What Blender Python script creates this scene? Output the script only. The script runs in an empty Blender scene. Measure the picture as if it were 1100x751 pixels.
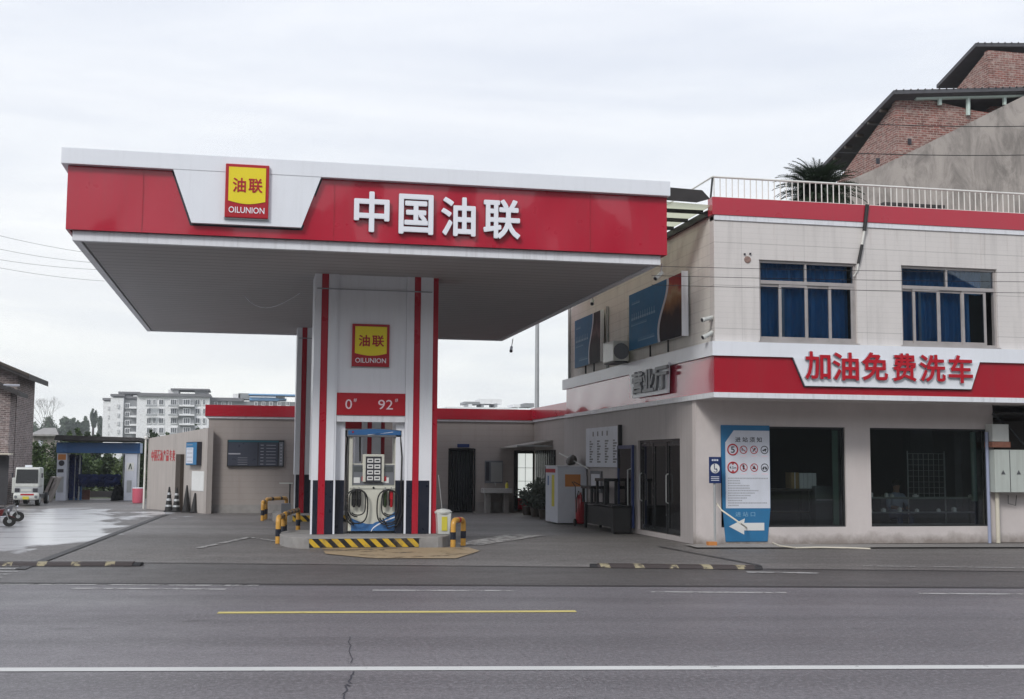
import bpy, bmesh, math, random
from mathutils import Vector, Matrix, Euler
SC = bpy.context.scene
COL = SC.collection
PI = math.pi
R = math.radians

# ------------------------------------------------------------------ camera model
F_PX, YAW, PITCH, ROLL, EYE = 1302.17, .208427, .092956, .006403, 1.6
_r = Vector((math.cos(YAW), -math.sin(YAW), 0)); _f = Vector((math.sin(YAW), math.cos(YAW), 0)); _u = Vector((0, 0, 1))
FW = _f*math.cos(PITCH) + _u*math.sin(PITCH); _u2 = _u*math.cos(PITCH) - _f*math.sin(PITCH)
RT = _r*math.cos(ROLL) + _u2*math.sin(ROLL); UP = _u2*math.cos(ROLL) - _r*math.sin(ROLL)
def P(px, py, X=None, Y=None, Z=None):
    """survey helper: point of the scene on the plane X=, Y= or Z= (metres)"""
    d = RT*((px-550)/F_PX) - UP*((py-375.5)/F_PX) + FW
    t = X/d.x if X is not None else Y/d.y if Y is not None else (Z-EYE)/d.z
    return Vector((0, 0, EYE)) + d*t

# ------------------------------------------------------------------ materials
def nodes(m):
    m.use_nodes = True
    nt = m.node_tree; nt.nodes.clear()
    return nt, nt.nodes, nt.links
def mth(nt, op, a, b=None, clamp=False):
    n = nt.nodes.new('ShaderNodeMath'); n.operation = op; n.use_clamp = clamp
    for i, v in enumerate((a, b)):
        if v is None: continue
        if isinstance(v, (int, float)): n.inputs[i].default_value = v
        else: nt.links.new(v, n.inputs[i])
    return n.outputs[0]
def ramp(nt, v, stops):
    n = nt.nodes.new('ShaderNodeValToRGB'); e = n.color_ramp.elements
    while len(e) < len(stops): e.new(.5)
    for k, (p, c) in enumerate(stops):
        e[k].position = p; e[k].color = (c, c, c, 1) if isinstance(c, (int, float)) else (*c, 1)
    nt.links.new(v, n.inputs[0]); return n.outputs[0]
def coords(nt, scale=(1, 1, 1), kind='Object'):
    t = nt.nodes.new('ShaderNodeTexCoord'); mp = nt.nodes.new('ShaderNodeMapping')
    mp.inputs['Scale'].default_value = scale
    nt.links.new(t.outputs[kind], mp.inputs[0]); return mp.outputs[0]
def noise(nt, scale, det=4, vec=None, rough=.5, dist=0):
    n = nt.nodes.new('ShaderNodeTexNoise'); n.inputs['Scale'].default_value = scale; n.inputs['Detail'].default_value = det
    n.inputs['Roughness'].default_value = rough; n.inputs['Distortion'].default_value = dist
    if vec is not None: nt.links.new(vec, n.inputs['Vector'])
    return n.outputs['Fac']
def mix(nt, f, a, b, blend='MIX'):
    n = nt.nodes.new('ShaderNodeMix'); n.data_type = 'RGBA'; n.blend_type = blend
    for i, v in ((0, f), (6, a), (7, b)):
        if isinstance(v, (int, float)): n.inputs[i].default_value = v
        elif isinstance(v, tuple): n.inputs[i].default_value = (*v, 1)
        else: nt.links.new(v, n.inputs[i])
    return n.outputs[2]
def bsdf(nt, col, rough=.5, metal=0, coat=0, bump=None, bstr=.2, bdist=.01, spec=None, trans=0, coatr=.05):
    b = nt.nodes.new('ShaderNodeBsdfPrincipled'); o = nt.nodes.new('ShaderNodeOutputMaterial')
    if isinstance(col, tuple): b.inputs['Base Color'].default_value = (*col, 1)
    else: nt.links.new(col, b.inputs['Base Color'])
    if isinstance(rough, (int, float)): b.inputs['Roughness'].default_value = rough
    else: nt.links.new(rough, b.inputs['Roughness'])
    b.inputs['Metallic'].default_value = metal; b.inputs['Coat Weight'].default_value = coat; b.inputs['Coat Roughness'].default_value = coatr
    if spec is not None:
        if isinstance(spec, (int, float)): b.inputs['Specular IOR Level'].default_value = spec
        else: nt.links.new(spec, b.inputs['Specular IOR Level'])
    if bump is not None:
        u = nt.nodes.new('ShaderNodeBump'); u.inputs['Strength'].default_value = bstr; u.inputs['Distance'].default_value = bdist
        nt.links.new(bump, u.inputs['Height']); nt.links.new(u.outputs[0], b.inputs['Normal'])
    nt.links.new(b.outputs[0], o.inputs[0]); return b
def plain(name, col, rough=.5, metal=0, coat=0, var=.12, vs=3, bump=0, bs=40, dirt=0, streak=False):
    """paint / plastic / metal with patchy variation and a little grime"""
    m = bpy.data.materials.new(name); nt, N, L = nodes(m)
    c = coords(nt)
    n1 = noise(nt, vs, 5, c)
    dark = tuple(v*(1-var) for v in col); lite = tuple(min(1, v*(1+var*.7)) for v in col)
    cc = mix(nt, n1, dark, lite)
    if dirt:
        cs = coords(nt, (9, 9, .7) if streak else (1, 1, 1))
        n2 = ramp(nt, noise(nt, 1.3 if streak else 2.2, 6, cs, .6), [(.48, 0), (.78, dirt)])
        cc = mix(nt, n2, cc, (.11, .09, .075))
    rr = mth(nt, 'ADD', mth(nt, 'MULTIPLY', noise(nt, vs*3, 3, c), .16), rough-.08, True)
    bsdf(nt, cc, rr, metal, coat, noise(nt, bs, 4, c) if bump else None, bump, .01)
    return m
M = {}
M['white_panel'] = plain('white_panel', (.80, .83, .88), .35, 0, .2, .06, 1.2, .05, 2, .06, True)
M['canopy_red'] = plain('canopy_red', (.45, .008, .032), .3, 0, .7, .10, .9, .25, 1.6, .10, True)
M['deep_red'] = plain('deep_red', (.38, .010, .025), .32, 0, .5, .10, 2, .06, 4, .12, True)
M['stripe_red'] = plain('stripe_red', (.42, .012, .03), .3, 0, .25, .1, 2, .03, 5, .08, True)
M['white_trim'] = plain('white_trim', (.76, .78, .82), .4, 0, 0, .08, 2, .03, 6, .25, True)
M['pier_white'] = plain('pier_white', (.78, .80, .85), .4, 0, .1, .05, 1.5, .03, 4, .08, True)
M['black_base'] = plain('black_base', (.012, .016, .03), .3, 0, .1, .3, 3, .03, 6, .12)
M['yellow_logo'] = plain('yellow_logo', (.80, .66, .02), .35, 0, 0, .04)
M['red_logo'] = plain('red_logo', (.40, .008, .018), .35, 0, 0, .04)
M['white_letter'] = plain('white_letter', (.82, .84, .9), .35, 0, .2, .04)
M['letter_side'] = plain('letter_side', (.35, .36, .40), .5)
M['grey_letter'] = plain('grey_letter', (.16, .17, .18), .35, .6)
M['red_letter'] = plain('red_letter', (.45, .008, .02), .35, 0, .2, .06)
M['pink_letter'] = plain('pink_letter', (.78, .60, .66), .5)
M['dark_metal'] = plain('dark_metal', (.03, .033, .035), .45, .3, 0, .3)
M['black_rubber'] = plain('black_rubber', (.015, .015, .016), .6, 0, 0, .3)
M['steel'] = plain('steel', (.45, .46, .46), .38, .8, 0, .15)
M['galv'] = plain('galvanised_grey', (.40, .42, .43), .5, .3, 0, .15, 5, 0, 40, .3)
M['rail_white'] = plain('rail_white', (.72, .72, .68), .45, 0, 0, .1, 8, 0, 40, .3)
M['cream_metal'] = plain('cream_metal', (.64, .64, .56), .38, 0, .2, .07, 4, .02, 20, .3)
M['grey_plastic'] = plain('grey_plastic', (.16, .17, .19), .45, 0, 0, .15)
M['screen_grey'] = plain('screen_grey', (.10, .11, .115), .15, 0, .6, .15)
M['blue_wave'] = plain('blue_wave', (.05, .16, .38), .3, 0, .3, .2, 2)
M['navy_sign'] = plain('navy_sign', (.012, .03, .12), .35, 0, .2, .15)
M['poster_blue'] = plain('poster_blue', (.02, .16, .34), .6, 0, 0, .1, 3, 0, 40, .15)
M['poster_white'] = plain('poster_white', (.62, .65, .72), .45, 0, 0, .06, 3, 0, 40, .15)
M['poster_red'] = plain('poster_red', (.42, .02, .03), .45)
M['ink'] = plain('ink', (.03, .03, .04), .6)
M['paper_white'] = plain('paper_white', (.68, .69, .68), .7, 0, 0, .08)
M['yellow_paint'] = plain('yellow_paint', (.75, .36, .03), .42, 0, .1, .2, 5, 0, 30, .45)
M['bollard_yellow'] = plain('bollard_yellow', (.60, .32, .055), .42, 0, .1, .2, 6, 0, 30, .4)
M['wood_dark'] = plain('wood_dark', (.05, .038, .03), .5, 0, 0, .3)
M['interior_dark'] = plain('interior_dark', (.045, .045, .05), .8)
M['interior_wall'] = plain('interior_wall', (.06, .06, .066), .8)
M['door_black'] = plain('door_black', (.012, .014, .015), .25, 0, .3, .3)
M['roof_sheet'] = plain('roof_sheet', (.085, .085, .095), .7, 0, 0, .4, 3, .5, 6)
M['silver_letter'] = plain('silver_letter', (.20, .21, .22), .4, .5)
M['roof_dark'] = plain('roof_dark', (.035, .032, .032), .7, 0, 0, .4, 3, .5, 6)
M['brush_blue'] = plain('brush_blue', (.02, .035, .13), .9, 0, 0, .4, 20, .8, 60)
M['brush_black'] = plain('brush_black', (.012, .013, .018), .95, 0, 0, .4, 20, .8, 60)
M['wash_blue'] = plain('wash_blue', (.035, .13, .33), .4, 0, .1, .15, 1, 0, 40, .2)
M['orange'] = plain('orange_sheet', (.55, .22, .06), .5)
M['red_bucket'] = plain('red_bucket', (.66, .14, .20), .45)
M['extinguisher_red'] = plain('extinguisher_red', (.30, .012, .02), .3, 0, .4)
M['yellow_sheet'] = plain('yellow_sheet', (.62, .55, .06), .6)
M['truck_white'] = plain('truck_white', (.58, .60, .57), .35, 0, .3, .08, 3, 0, 40, .3)
M['tyre'] = plain('tyre', (.018, .018, .018), .8)
M['skin'] = plain('skin', (.36, .22, .16), .55)
M['shirt'] = plain('shirt', (.30, .34, .42), .8)
M['hair'] = plain('hair', (.012, .010, .010), .5)
M['curtain_blue'] = plain('curtain_blue', (.15, .36, .58), .9, 0, 0, .15, 3)
M['frame_alu'] = plain('frame_aluminium', (.46, .43, .42), .4, .4, 0, .12, 6, 0, 40, .35)
M['apt_white'] = plain('apt_white', (.82, .83, .84), .8, 0, 0, .12, .15, 0, 40, .35, False)
M['apt_grey'] = plain('apt_grey', (.26, .27, .28), .8, 0, 0, .2, .2)
M['apt_window'] = plain('apt_window', (.10, .11, .125), .3, 0, 0, .4, .5)
M['apt_roof'] = plain('apt_roof', (.16, .16, .17), .8)
M['sheet_blue'] = plain('sheet_blue', (.16, .38, .68), .4, 0, 0, .15, .3)
M['curb_concrete'] = plain('curb_concrete', (.30, .29, .28), .8, 0, 0, .3, 5, .4, 30, .4)
M['brown_box'] = plain('brown_box', (.42, .28, .13), .8)
M['bark'] = plain('bark', (.06, .045, .035), .9, 0, 0, .4, 6, .6, 20)
M['chrome'] = plain('chrome', (.6, .6, .62), .2, 1)
M['meter_box'] = plain('meter_box', (.46, .50, .47), .45, 0, 0, .08, 3, 0, 40, .2, True)
M['pvc'] = plain('pvc_pipe', (.62, .58, .48), .5, 0, 0, .1, 3, 0, 40, .3)
M['pvc_blue'] = plain('pvc_bluegrey', (.32, .36, .50), .5, 0, 0, .1, 3, 0, 40, .3)
M['porcelain'] = plain('porcelain', (.55, .55, .54), .25, 0, .4)

def concrete(name, col, rough=.85, joints=None, stain=.5, sc=.4, bump=.3):
    m = bpy.data.materials.new(name); nt, N, L = nodes(m); c = coords(nt)
    a = noise(nt, sc, 8, c, .6); b = noise(nt, 12, 6, c, .6); g = noise(nt, 90, 3, c)
    t_ = nt.nodes.new('ShaderNodeTexCoord'); s_ = nt.nodes.new('ShaderNodeSeparateXYZ'); L.new(t_.outputs['Object'], s_.inputs[0])
    cc = mix(nt, a, tuple(v*.72 for v in col), tuple(v*1.2 for v in col))
    cc = mix(nt, mth(nt, 'MULTIPLY', b, .5), cc, tuple(v*.8 for v in col))
    cs = coords(nt, (1.5, 1.5, .7)); st = ramp(nt, noise(nt, .8, 8, cs, .7, .8), [(.42, 0), (.62, stain)])
    cc = mix(nt, st, cc, tuple(v*.48 for v in col))
    if name == 'plaster':   # brown band, stronger towards the wall foot, uneven in height
        h_ = mth(nt, 'ADD', s_.outputs['Z'], mth(nt, 'MULTIPLY', noise(nt, 2.5, 7, c, .7), -.55))
        cc = mix(nt, ramp(nt, h_, [(-.0, .6), (.0001, .6), (.09, 0)]) if False else ramp(nt, mth(nt, 'ADD', h_, .4), [(.12, .75), (.34, 0)]), cc, (.17, .14, .115))
    bsdf(nt, cc, rough, bump=mth(nt, 'ADD', b, mth(nt, 'MULTIPLY', g, .4)), bstr=bump, bdist=.01)
    return m
M['gable_concrete'] = concrete('gable_concrete', (.42, .38, .35), stain=.95, sc=1.3)
M['plaster'] = concrete('plaster', (.64, .59, .575), stain=.12, sc=.5, bump=.12)
M['plaster_annex'] = concrete('plaster_annex', (.34, .31, .29), stain=.25, sc=.6, bump=.15)

def siding(name, col, pitch, axis='Z', groove=.82, stains=.35, wide=None, streak=True):
    """cladding: fine grooves each `pitch` metres along `axis`, vertical rain streaks, optional panel joints"""
    m = bpy.data.materials.new(name); nt, N, L = nodes(m)
    t = nt.nodes.new('ShaderNodeTexCoord'); s = nt.nodes.new('ShaderNodeSeparateXYZ'); L.new(t.outputs['Object'], s.inputs[0])
    v = s.outputs[axis] if axis in 'XYZ' else None
    if axis == 'H': v = mth(nt, 'ADD', s.outputs['X'], s.outputs['Y'])
    fr = mth(nt, 'FRACT', mth(nt, 'MULTIPLY', v, 1/pitch))
    gr = ramp(nt, fr, [(0, groove), (.09, 1), (.93, 1), (1, groove)])
    c = coords(nt); n1 = noise(nt, 1.1, 6, c, .6)
    cc = mix(nt, n1, tuple(x*.86 for x in col), tuple(min(1, x*1.08) for x in col))
    if streak:
        cs = coords(nt, (3.2, 3.2, .22)); st = noise(nt, 1.6, 7, cs, .62)
        cc = mix(nt, ramp(nt, st, [(.5, 0), (.72, stains)]), cc, tuple(x*.5 for x in col))
        rs = noise(nt, 3.1, 5, coords(nt, (4, 4, .18)), .6)
        cc = mix(nt, ramp(nt, rs, [(.62, 0), (.74, stains*.8)]), cc, (.30, .20, .16))
    cc = mix(nt, 1.0, cc, gr, 'MULTIPLY')
    if wide:
        h = mth(nt, 'ADD', s.outputs['X'], s.outputs['Y'])
        fw = mth(nt, 'FRACT', mth(nt, 'MULTIPLY', h, 1/wide[0])); fz = mth(nt, 'FRACT', mth(nt, 'MULTIPLY', s.outputs['Z'], 1/wide[1]))
        j = mth(nt, 'MULTIPLY', ramp(nt, fw, [(0, .72), (.012, 1), (1, 1)]), ramp(nt, fz, [(0, .62), (.022, 1), (1, 1)]))
        cc = mix(nt, 1.0, cc, j, 'MULTIPLY')
    bsdf(nt, cc, .6, bump=gr, bstr=.35, bdist=.008)
    return m
M['upper_front'] = siding('upper_front_cladding', (.67, .64, .62), .105, 'Z', .90, .32, (1.32, .84))
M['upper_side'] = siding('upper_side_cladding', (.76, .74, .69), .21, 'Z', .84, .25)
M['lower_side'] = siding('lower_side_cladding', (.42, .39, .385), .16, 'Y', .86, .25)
M['annex_siding'] = siding('annex_siding', (.34, .305, .285), .19, 'Z', .88, .2)
M['yard_wall'] = siding('yard_wall_cladding', (.42, .385, .36), .28, 'H', .88, .3)
M['soffit'] = siding('soffit_strips', (.39, .38, .385), .36, 'Y', .36, .0, None, False)

def brick(name, c1, c2, mortar, scale=1, bw=.24, bh=.075, irr=.6):
    m = bpy.data.materials.new(name); nt, N, L = nodes(m)
    t = nt.nodes.new('ShaderNodeTexCoord'); s = nt.nodes.new('ShaderNodeSeparateXYZ'); L.new(t.outputs['Object'], s.inputs[0])
    cb = nt.nodes.new('ShaderNodeCombineXYZ')
    L.new(mth(nt, 'ADD', s.outputs['X'], s.outputs['Y']), cb.inputs[0]); L.new(s.outputs['Z'], cb.inputs[1])
    b = nt.nodes.new('ShaderNodeTexBrick'); L.new(cb.outputs[0], b.inputs['Vector'])
    b.inputs['Scale'].default_value = scale; b.inputs['Brick Width'].default_value = bw; b.inputs['Row Height'].default_value = bh
    b.inputs['Mortar Size'].default_value = .014; b.inputs['Color1'].default_value = (*c1, 1); b.inputs['Color2'].default_value = (*c2, 1); b.inputs['Mortar'].default_value = (*mortar, 1)
    c = coords(nt); n1 = noise(nt, .9, 7, c, .65); n2 = noise(nt, 7, 5, c, .6)
    cc = mix(nt, ramp(nt, n1, [(.4, 0), (.7, irr)]), b.outputs['Color'], mortar)
    cc = mix(nt, ramp(nt, noise(nt, 3.5, 6, coords(nt, (1, 1, 2.4)), .7), [(.50, 0), (.62, .75)]), cc, tuple(min(1, v*1.15) for v in mortar))
    cc = mix(nt, ramp(nt, n2, [(.45, 0), (.7, .55)]), cc, tuple(v*.35 for v in c1))
    bsdf(nt, cc, .9, bump=b.outputs['Fac'], bstr=-.4, bdist=.01)
    return m
M['brick_red'] = brick('red_brick', (.30, .10, .08), (.15, .06, .05), (.36, .29, .26), 1, .25, .085, .3)
M['brick_old'] = brick('old_brick', (.19, .125, .115), (.055, .042, .042), (.34, .30, .29), 1, .24, .075, .35)

def ground_mat(name, col, rough, wet=None, speck=0, bump=.2, tint=None, big=.15, road=False):
    """paving. wet = (cx, cy, rx, ry): a patch where standing water lies"""
    m = bpy.data.materials.new(name); nt, N, L = nodes(m); c = coords(nt)
    a = noise(nt, big, 8, c, .6); b = noise(nt, 2.5, 8, c, .65); g = noise(nt, 75, 3, c, .7)
    tr = noise(nt, .6, 7, coords(nt, (.25, 2.2, 1)), .6)
    cc = mix(nt, ramp(nt, a, [(.35, 0), (.65, 1)]), tuple(v*.62 for v in col), tuple(v*1.28 for v in col))
    cc = mix(nt, ramp(nt, b, [(.42, 0), (.7, .5)]), cc, tuple(v*.62 for v in (tint or col)))
    cc = mix(nt, ramp(nt, tr, [(.45, 0), (.65, .4)]), cc, tuple(v*.7 for v in col))
    if speck: cc = mix(nt, ramp(nt, g, [(.45, 0), (.68, speck)]), cc, tuple(min(1, v*2.6) for v in col))
    rr = mth(nt, 'ADD', mth(nt, 'MULTIPLY', b, .22), rough-.11)
    sp = .5
    if road:   # wheel tracks along the carriageway, coarse chippings, oil spots, damp patches
        t_ = nt.nodes.new('ShaderNodeTexCoord'); mp_ = nt.nodes.new('ShaderNodeMapping'); mp_.inputs['Rotation'].default_value = (0, 0, .165); L.new(t_.outputs['Object'], mp_.inputs[0])
        m2 = nt.nodes.new('ShaderNodeMapping'); m2.inputs['Scale'].default_value = (.05, .85, 1); L.new(mp_.outputs[0], m2.inputs[0])
        tk = noise(nt, 1.0, 6, m2.outputs[0], .55)
        cc = mix(nt, ramp(nt, tk, [(.40, 0), (.60, .7)]), cc, tuple(v*.58 for v in col))
        ch_ = noise(nt, 26, 5, coords(nt, (1, .75, 1)), .8)
        cc = mix(nt, ramp(nt, ch_, [(.50, 0), (.62, .75)]), cc, tuple(min(1, v*1.9) for v in col))
        cc = mix(nt, ramp(nt, ch_, [(.36, .7), (.47, 0)]), cc, tuple(v*.42 for v in col))
        oil = noise(nt, 1.9, 4, coords(nt, (.7, 1.3, 1)), .5)
        cc = mix(nt, ramp(nt, oil, [(.66, 0), (.74, .6)]), cc, tuple(v*.4 for v in col))
        dmp = noise(nt, .35, 6, m2.outputs[0], .6)
        rr = mth(nt, 'ADD', rr, ramp(nt, dmp, [(.35, 0), (.65, .16)])); b = mth(nt, 'ADD', b, mth(nt, 'MULTIPLY', ch_, 2.2))
    if wet:
        t = nt.nodes.new('ShaderNodeTexCoord'); s = nt.nodes.new('ShaderNodeSeparateXYZ'); L.new(t.outputs['Object'], s.inputs[0])
        dx = mth(nt, 'MULTIPLY', mth(nt, 'SUBTRACT', s.outputs['X'], wet[0]), 1/wet[2]); dy = mth(nt, 'MULTIPLY', mth(nt, 'SUBTRACT', s.outputs['Y'], wet[1]), 1/wet[3])
        d = mth(nt, 'SQRT', mth(nt, 'ADD', mth(nt, 'MULTIPLY', dx, dx), mth(nt, 'MULTIPLY', dy, dy)))
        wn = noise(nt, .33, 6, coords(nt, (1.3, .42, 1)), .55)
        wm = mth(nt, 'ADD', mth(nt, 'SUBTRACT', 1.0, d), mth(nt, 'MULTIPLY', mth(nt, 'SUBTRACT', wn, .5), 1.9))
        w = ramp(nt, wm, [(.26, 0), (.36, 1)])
        damp = ramp(nt, wm, [(.0, 0), (.5, 1)])
        cc = mix(nt, mth(nt, 'MULTIPLY', damp, .45), cc, tuple(v*.45 for v in col))
        nr = nt.nodes.new('ShaderNodeMix'); nr.data_type = 'FLOAT'; L.new(w, nr.inputs[0]); L.new(rr, nr.inputs[2]); nr.inputs[3].default_value = .3
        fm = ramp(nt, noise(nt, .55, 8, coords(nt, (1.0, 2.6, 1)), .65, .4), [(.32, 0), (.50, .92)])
        cc = mix(nt, mth(nt, 'MULTIPLY', fm, w), cc, (.66, .67, .70))   # white sky sheen of the puddles put into the colour as a pale film
        rr = nr.outputs[0]
        hb = mth(nt, 'MULTIPLY', mth(nt, 'ADD', b, g), mth(nt, 'SUBTRACT', 1.0, w))
    else: hb = mth(nt, 'ADD', b, g)
    bb = bsdf(nt, cc, rr, bump=hb, bstr=bump, bdist=.006, spec=sp)
    if wet: L.new(w, bb.inputs['Coat Weight']); bb.inputs['Coat Roughness'].default_value = .22; bb.inputs['Coat IOR'].default_value = 1.5
    return m
M['asphalt'] = ground_mat('asphalt', (.122, .113, .120), .33, None, .75, .6, None, .15, True)
M['shoulder'] = ground_mat('shoulder_asphalt', (.080, .073, .070), .42, None, .25, .4, None, .15, True)
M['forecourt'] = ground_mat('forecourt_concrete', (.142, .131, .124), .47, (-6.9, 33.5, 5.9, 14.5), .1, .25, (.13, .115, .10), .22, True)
M['pave_pale'] = ground_mat('pale_paving', (.27, .255, .24), .75, None, .1, .2)
M['unseen_bank_mat'] = plain('unseen_bank_dark', (.018, .022, .014), .95, 0, 0, .5, .3)
M['soil'] = ground_mat('soil', (.055, .07, .035), .95, None, .2, .6)
M['bush_ground'] = M['soil']

def worn_paint(name, col, wear=.5, sc=6):
    m = bpy.data.materials.new(name); nt, N, L = nodes(m); c = coords(nt)
    n = noise(nt, sc, 7, c, .7)
    b = nt.nodes.new('ShaderNodeBsdfPrincipled'); b.inputs['Base Color'].default_value = (*col, 1); b.inputs['Roughness'].default_value = .55
    L.new(mix(nt, noise(nt, 2, 6, c), tuple(v*.75 for v in col), col), b.inputs['Base Color'])
    t = nt.nodes.new('ShaderNodeBsdfTransparent'); x = nt.nodes.new('ShaderNodeMixShader'); o = nt.nodes.new('ShaderNodeOutputMaterial')
    L.new(ramp(nt, n, [(wear-.06, 0), (wear+.06, 1)]), x.inputs[0]); L.new(b.outputs[0], x.inputs[2]); L.new(t.outputs[0], x.inputs[1])
    L.new(x.outputs[0], o.inputs[0]); return m
M['line_white'] = worn_paint('line_white', (.62, .62, .60), .33)
M['line_yellow'] = worn_paint('line_yellow', (.62, .52, .17), .33)
M['line_faded'] = worn_paint('line_faded', (.42, .41, .40), .45, 4)
M['yellow_faded'] = worn_paint('yellow_faded', (.40, .30, .18), .42, 1.1)
M['tar_dark'] = worn_paint('tar_dark', (.025, .022, .022), .36, 3)

def glass(name, tint=(.8, .85, .85), refl=1.0, rough=.01):
    m = bpy.data.materials.new(name); nt, N, L = nodes(m)
    t = nt.nodes.new('ShaderNodeBsdfTransparent'); t.inputs[0].default_value = (*tint, 1)
    g = nt.nodes.new('ShaderNodeBsdfGlossy'); g.inputs['Roughness'].default_value = rough; g.inputs['Color'].default_value = (refl, refl, refl, 1)
    u = nt.nodes.new('ShaderNodeBump'); u.inputs['Strength'].default_value = .04; u.inputs['Distance'].default_value = .02
    L.new(noise(nt, .8, 2, coords(nt)), u.inputs['Height']); L.new(u.outputs[0], g.inputs['Normal'])
    f = nt.nodes.new('ShaderNodeFresnel'); f.inputs[0].default_value = 1.5
    x = nt.nodes.new('ShaderNodeMixShader'); o = nt.nodes.new('ShaderNodeOutputMaterial')
    L.new(f.outputs[0], x.inputs[0]); L.new(t.outputs[0], x.inputs[1]); L.new(g.outputs[0], x.inputs[2]); L.new(x.outputs[0], o.inputs[0])
    return m
M['glass_shop'] = glass('glass_shop', (.80, .84, .84))
M['glass_blue'] = glass('glass_blue', (.68, .80, .90))
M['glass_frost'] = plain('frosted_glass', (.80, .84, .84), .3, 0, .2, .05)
_b = [n for n in M['glass_frost'].node_tree.nodes if n.type == 'BSDF_PRINCIPLED'][0]; _b.inputs['Emission Color'].default_value = (.95, 1, .96, 1); _b.inputs['Emission Strength'].default_value = .55   # daylight from behind put in as the pane's own glow
M['awning_sheet'] = None
def translucent(name, col):
    m = bpy.data.materials.new(name); nt, N, L = nodes(m)
    d = nt.nodes.new('ShaderNodeBsdfDiffuse'); d.inputs[0].default_value = (*col, 1)
    t = nt.nodes.new('ShaderNodeBsdfTranslucent'); t.inputs[0].default_value = (*col, 1)
    x = nt.nodes.new('ShaderNodeMixShader'); x.inputs[0].default_value = .6; o = nt.nodes.new('ShaderNodeOutputMaterial')
    L.new(d.outputs[0], x.inputs[1]); L.new(t.outputs[0], x.inputs[2])
    if name == 'awning_sheet':
        tr = nt.nodes.new('ShaderNodeBsdfTransparent'); tr.inputs[0].default_value = (.92, .93, .84, 1); y = nt.nodes.new('ShaderNodeMixShader'); y.inputs[0].default_value = .55
        L.new(x.outputs[0], y.inputs[1]); L.new(tr.outputs[0], y.inputs[2]); L.new(y.outputs[0], o.inputs[0]); return m
    L.new(x.outputs[0], o.inputs[0]); return m
M['awning_sheet'] = translucent('awning_sheet', (.78, .80, .66))
M['porch_sheet'] = translucent('porch_sheet', (.55, .53, .50))
def leafmat(name, a, b):
    m = bpy.data.materials.new(name); nt, N, L = nodes(m)
    g = nt.nodes.new('ShaderNodeNewGeometry'); c = mix(nt, g.outputs['Random Per Island'], a, b)
    c = mix(nt, ramp(nt, noise(nt, .9, 3, coords(nt)), [(.4, 0), (.65, .6)]), c, tuple(v*.5 for v in a))
    d = nt.nodes.new('ShaderNodeBsdfPrincipled'); L.new(c, d.inputs['Base Color']); d.inputs['Roughness'].default_value = .6
    t = nt.nodes.new('ShaderNodeBsdfTranslucent'); L.new(c, t.inputs[0])
    x = nt.nodes.new('ShaderNodeMixShader'); x.inputs[0].default_value = .3; o = nt.nodes.new('ShaderNodeOutputMaterial')
    L.new(d.outputs[0], x.inputs[1]); L.new(t.outputs[0], x.inputs[2]); L.new(x.outputs[0], o.inputs[0]); return m
M['leaf_mid'] = leafmat('leaf_mid', (.055, .10, .030), (.11, .17, .05))
M['leaf_dark'] = leafmat('leaf_dark', (.025, .05, .018), (.055, .09, .032))
M['leaf_pale'] = leafmat('leaf_pale', (.08, .12, .045), (.15, .20, .07))
M['leaf_grey'] = leafmat('leaf_grey', (.06, .078, .058), (.11, .13, .10))
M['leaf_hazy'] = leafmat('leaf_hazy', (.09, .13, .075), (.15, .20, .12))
M['frond'] = leafmat('frond', (.015, .032, .013), (.035, .06, .025))
M['hazard'] = None
def hazard(name, pitch, w=.5):
    m = bpy.data.materials.new(name); nt, N, L = nodes(m)
    t = nt.nodes.new('ShaderNodeTexCoord'); s = nt.nodes.new('ShaderNodeSeparateXYZ'); L.new(t.outputs['Object'], s.inputs[0])
    v = mth(nt, 'ADD', mth(nt, 'ADD', s.outputs['X'], s.outputs['Y']), mth(nt, 'MULTIPLY', s.outputs['Z'], 1.0))
    f = mth(nt, 'GREATER_THAN', mth(nt, 'FRACT', mth(nt, 'MULTIPLY', v, 1/pitch)), w)
    c = mix(nt, f, (.62, .40, .03), (.014, .014, .016))
    c = mix(nt, ramp(nt, noise(nt, 4, 6, coords(nt), .65), [(.5, 0), (.68, .7)]), c, (.16, .12, .08))
    bsdf(nt, c, .45); return m
M['hazard'] = hazard('hazard_tape', .235)
def bump_mat():
    m = bpy.data.materials.new('speed_bump_rubber'); nt, N, L = nodes(m)
    t = nt.nodes.new('ShaderNodeTexCoord'); s = nt.nodes.new('ShaderNodeSeparateXYZ'); L.new(t.outputs['Object'], s.inputs[0])
    f = mth(nt, 'GREATER_THAN', mth(nt, 'FRACT', mth(nt, 'MULTIPLY', s.outputs['X'], 1/.5)), .72)
    w = ramp(nt, noise(nt, 6, 6, coords(nt), .7), [(.44, 0), (.54, 1)])
    c = mix(nt, mth(nt, 'MULTIPLY', f, w), (.040, .030, .028), (.30, .26, .16))
    bsdf(nt, c, .6, bump=noise(nt, 30, 4, coords(nt)), bstr=.4); return m
M['speed_bump'] = bump_mat()

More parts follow.
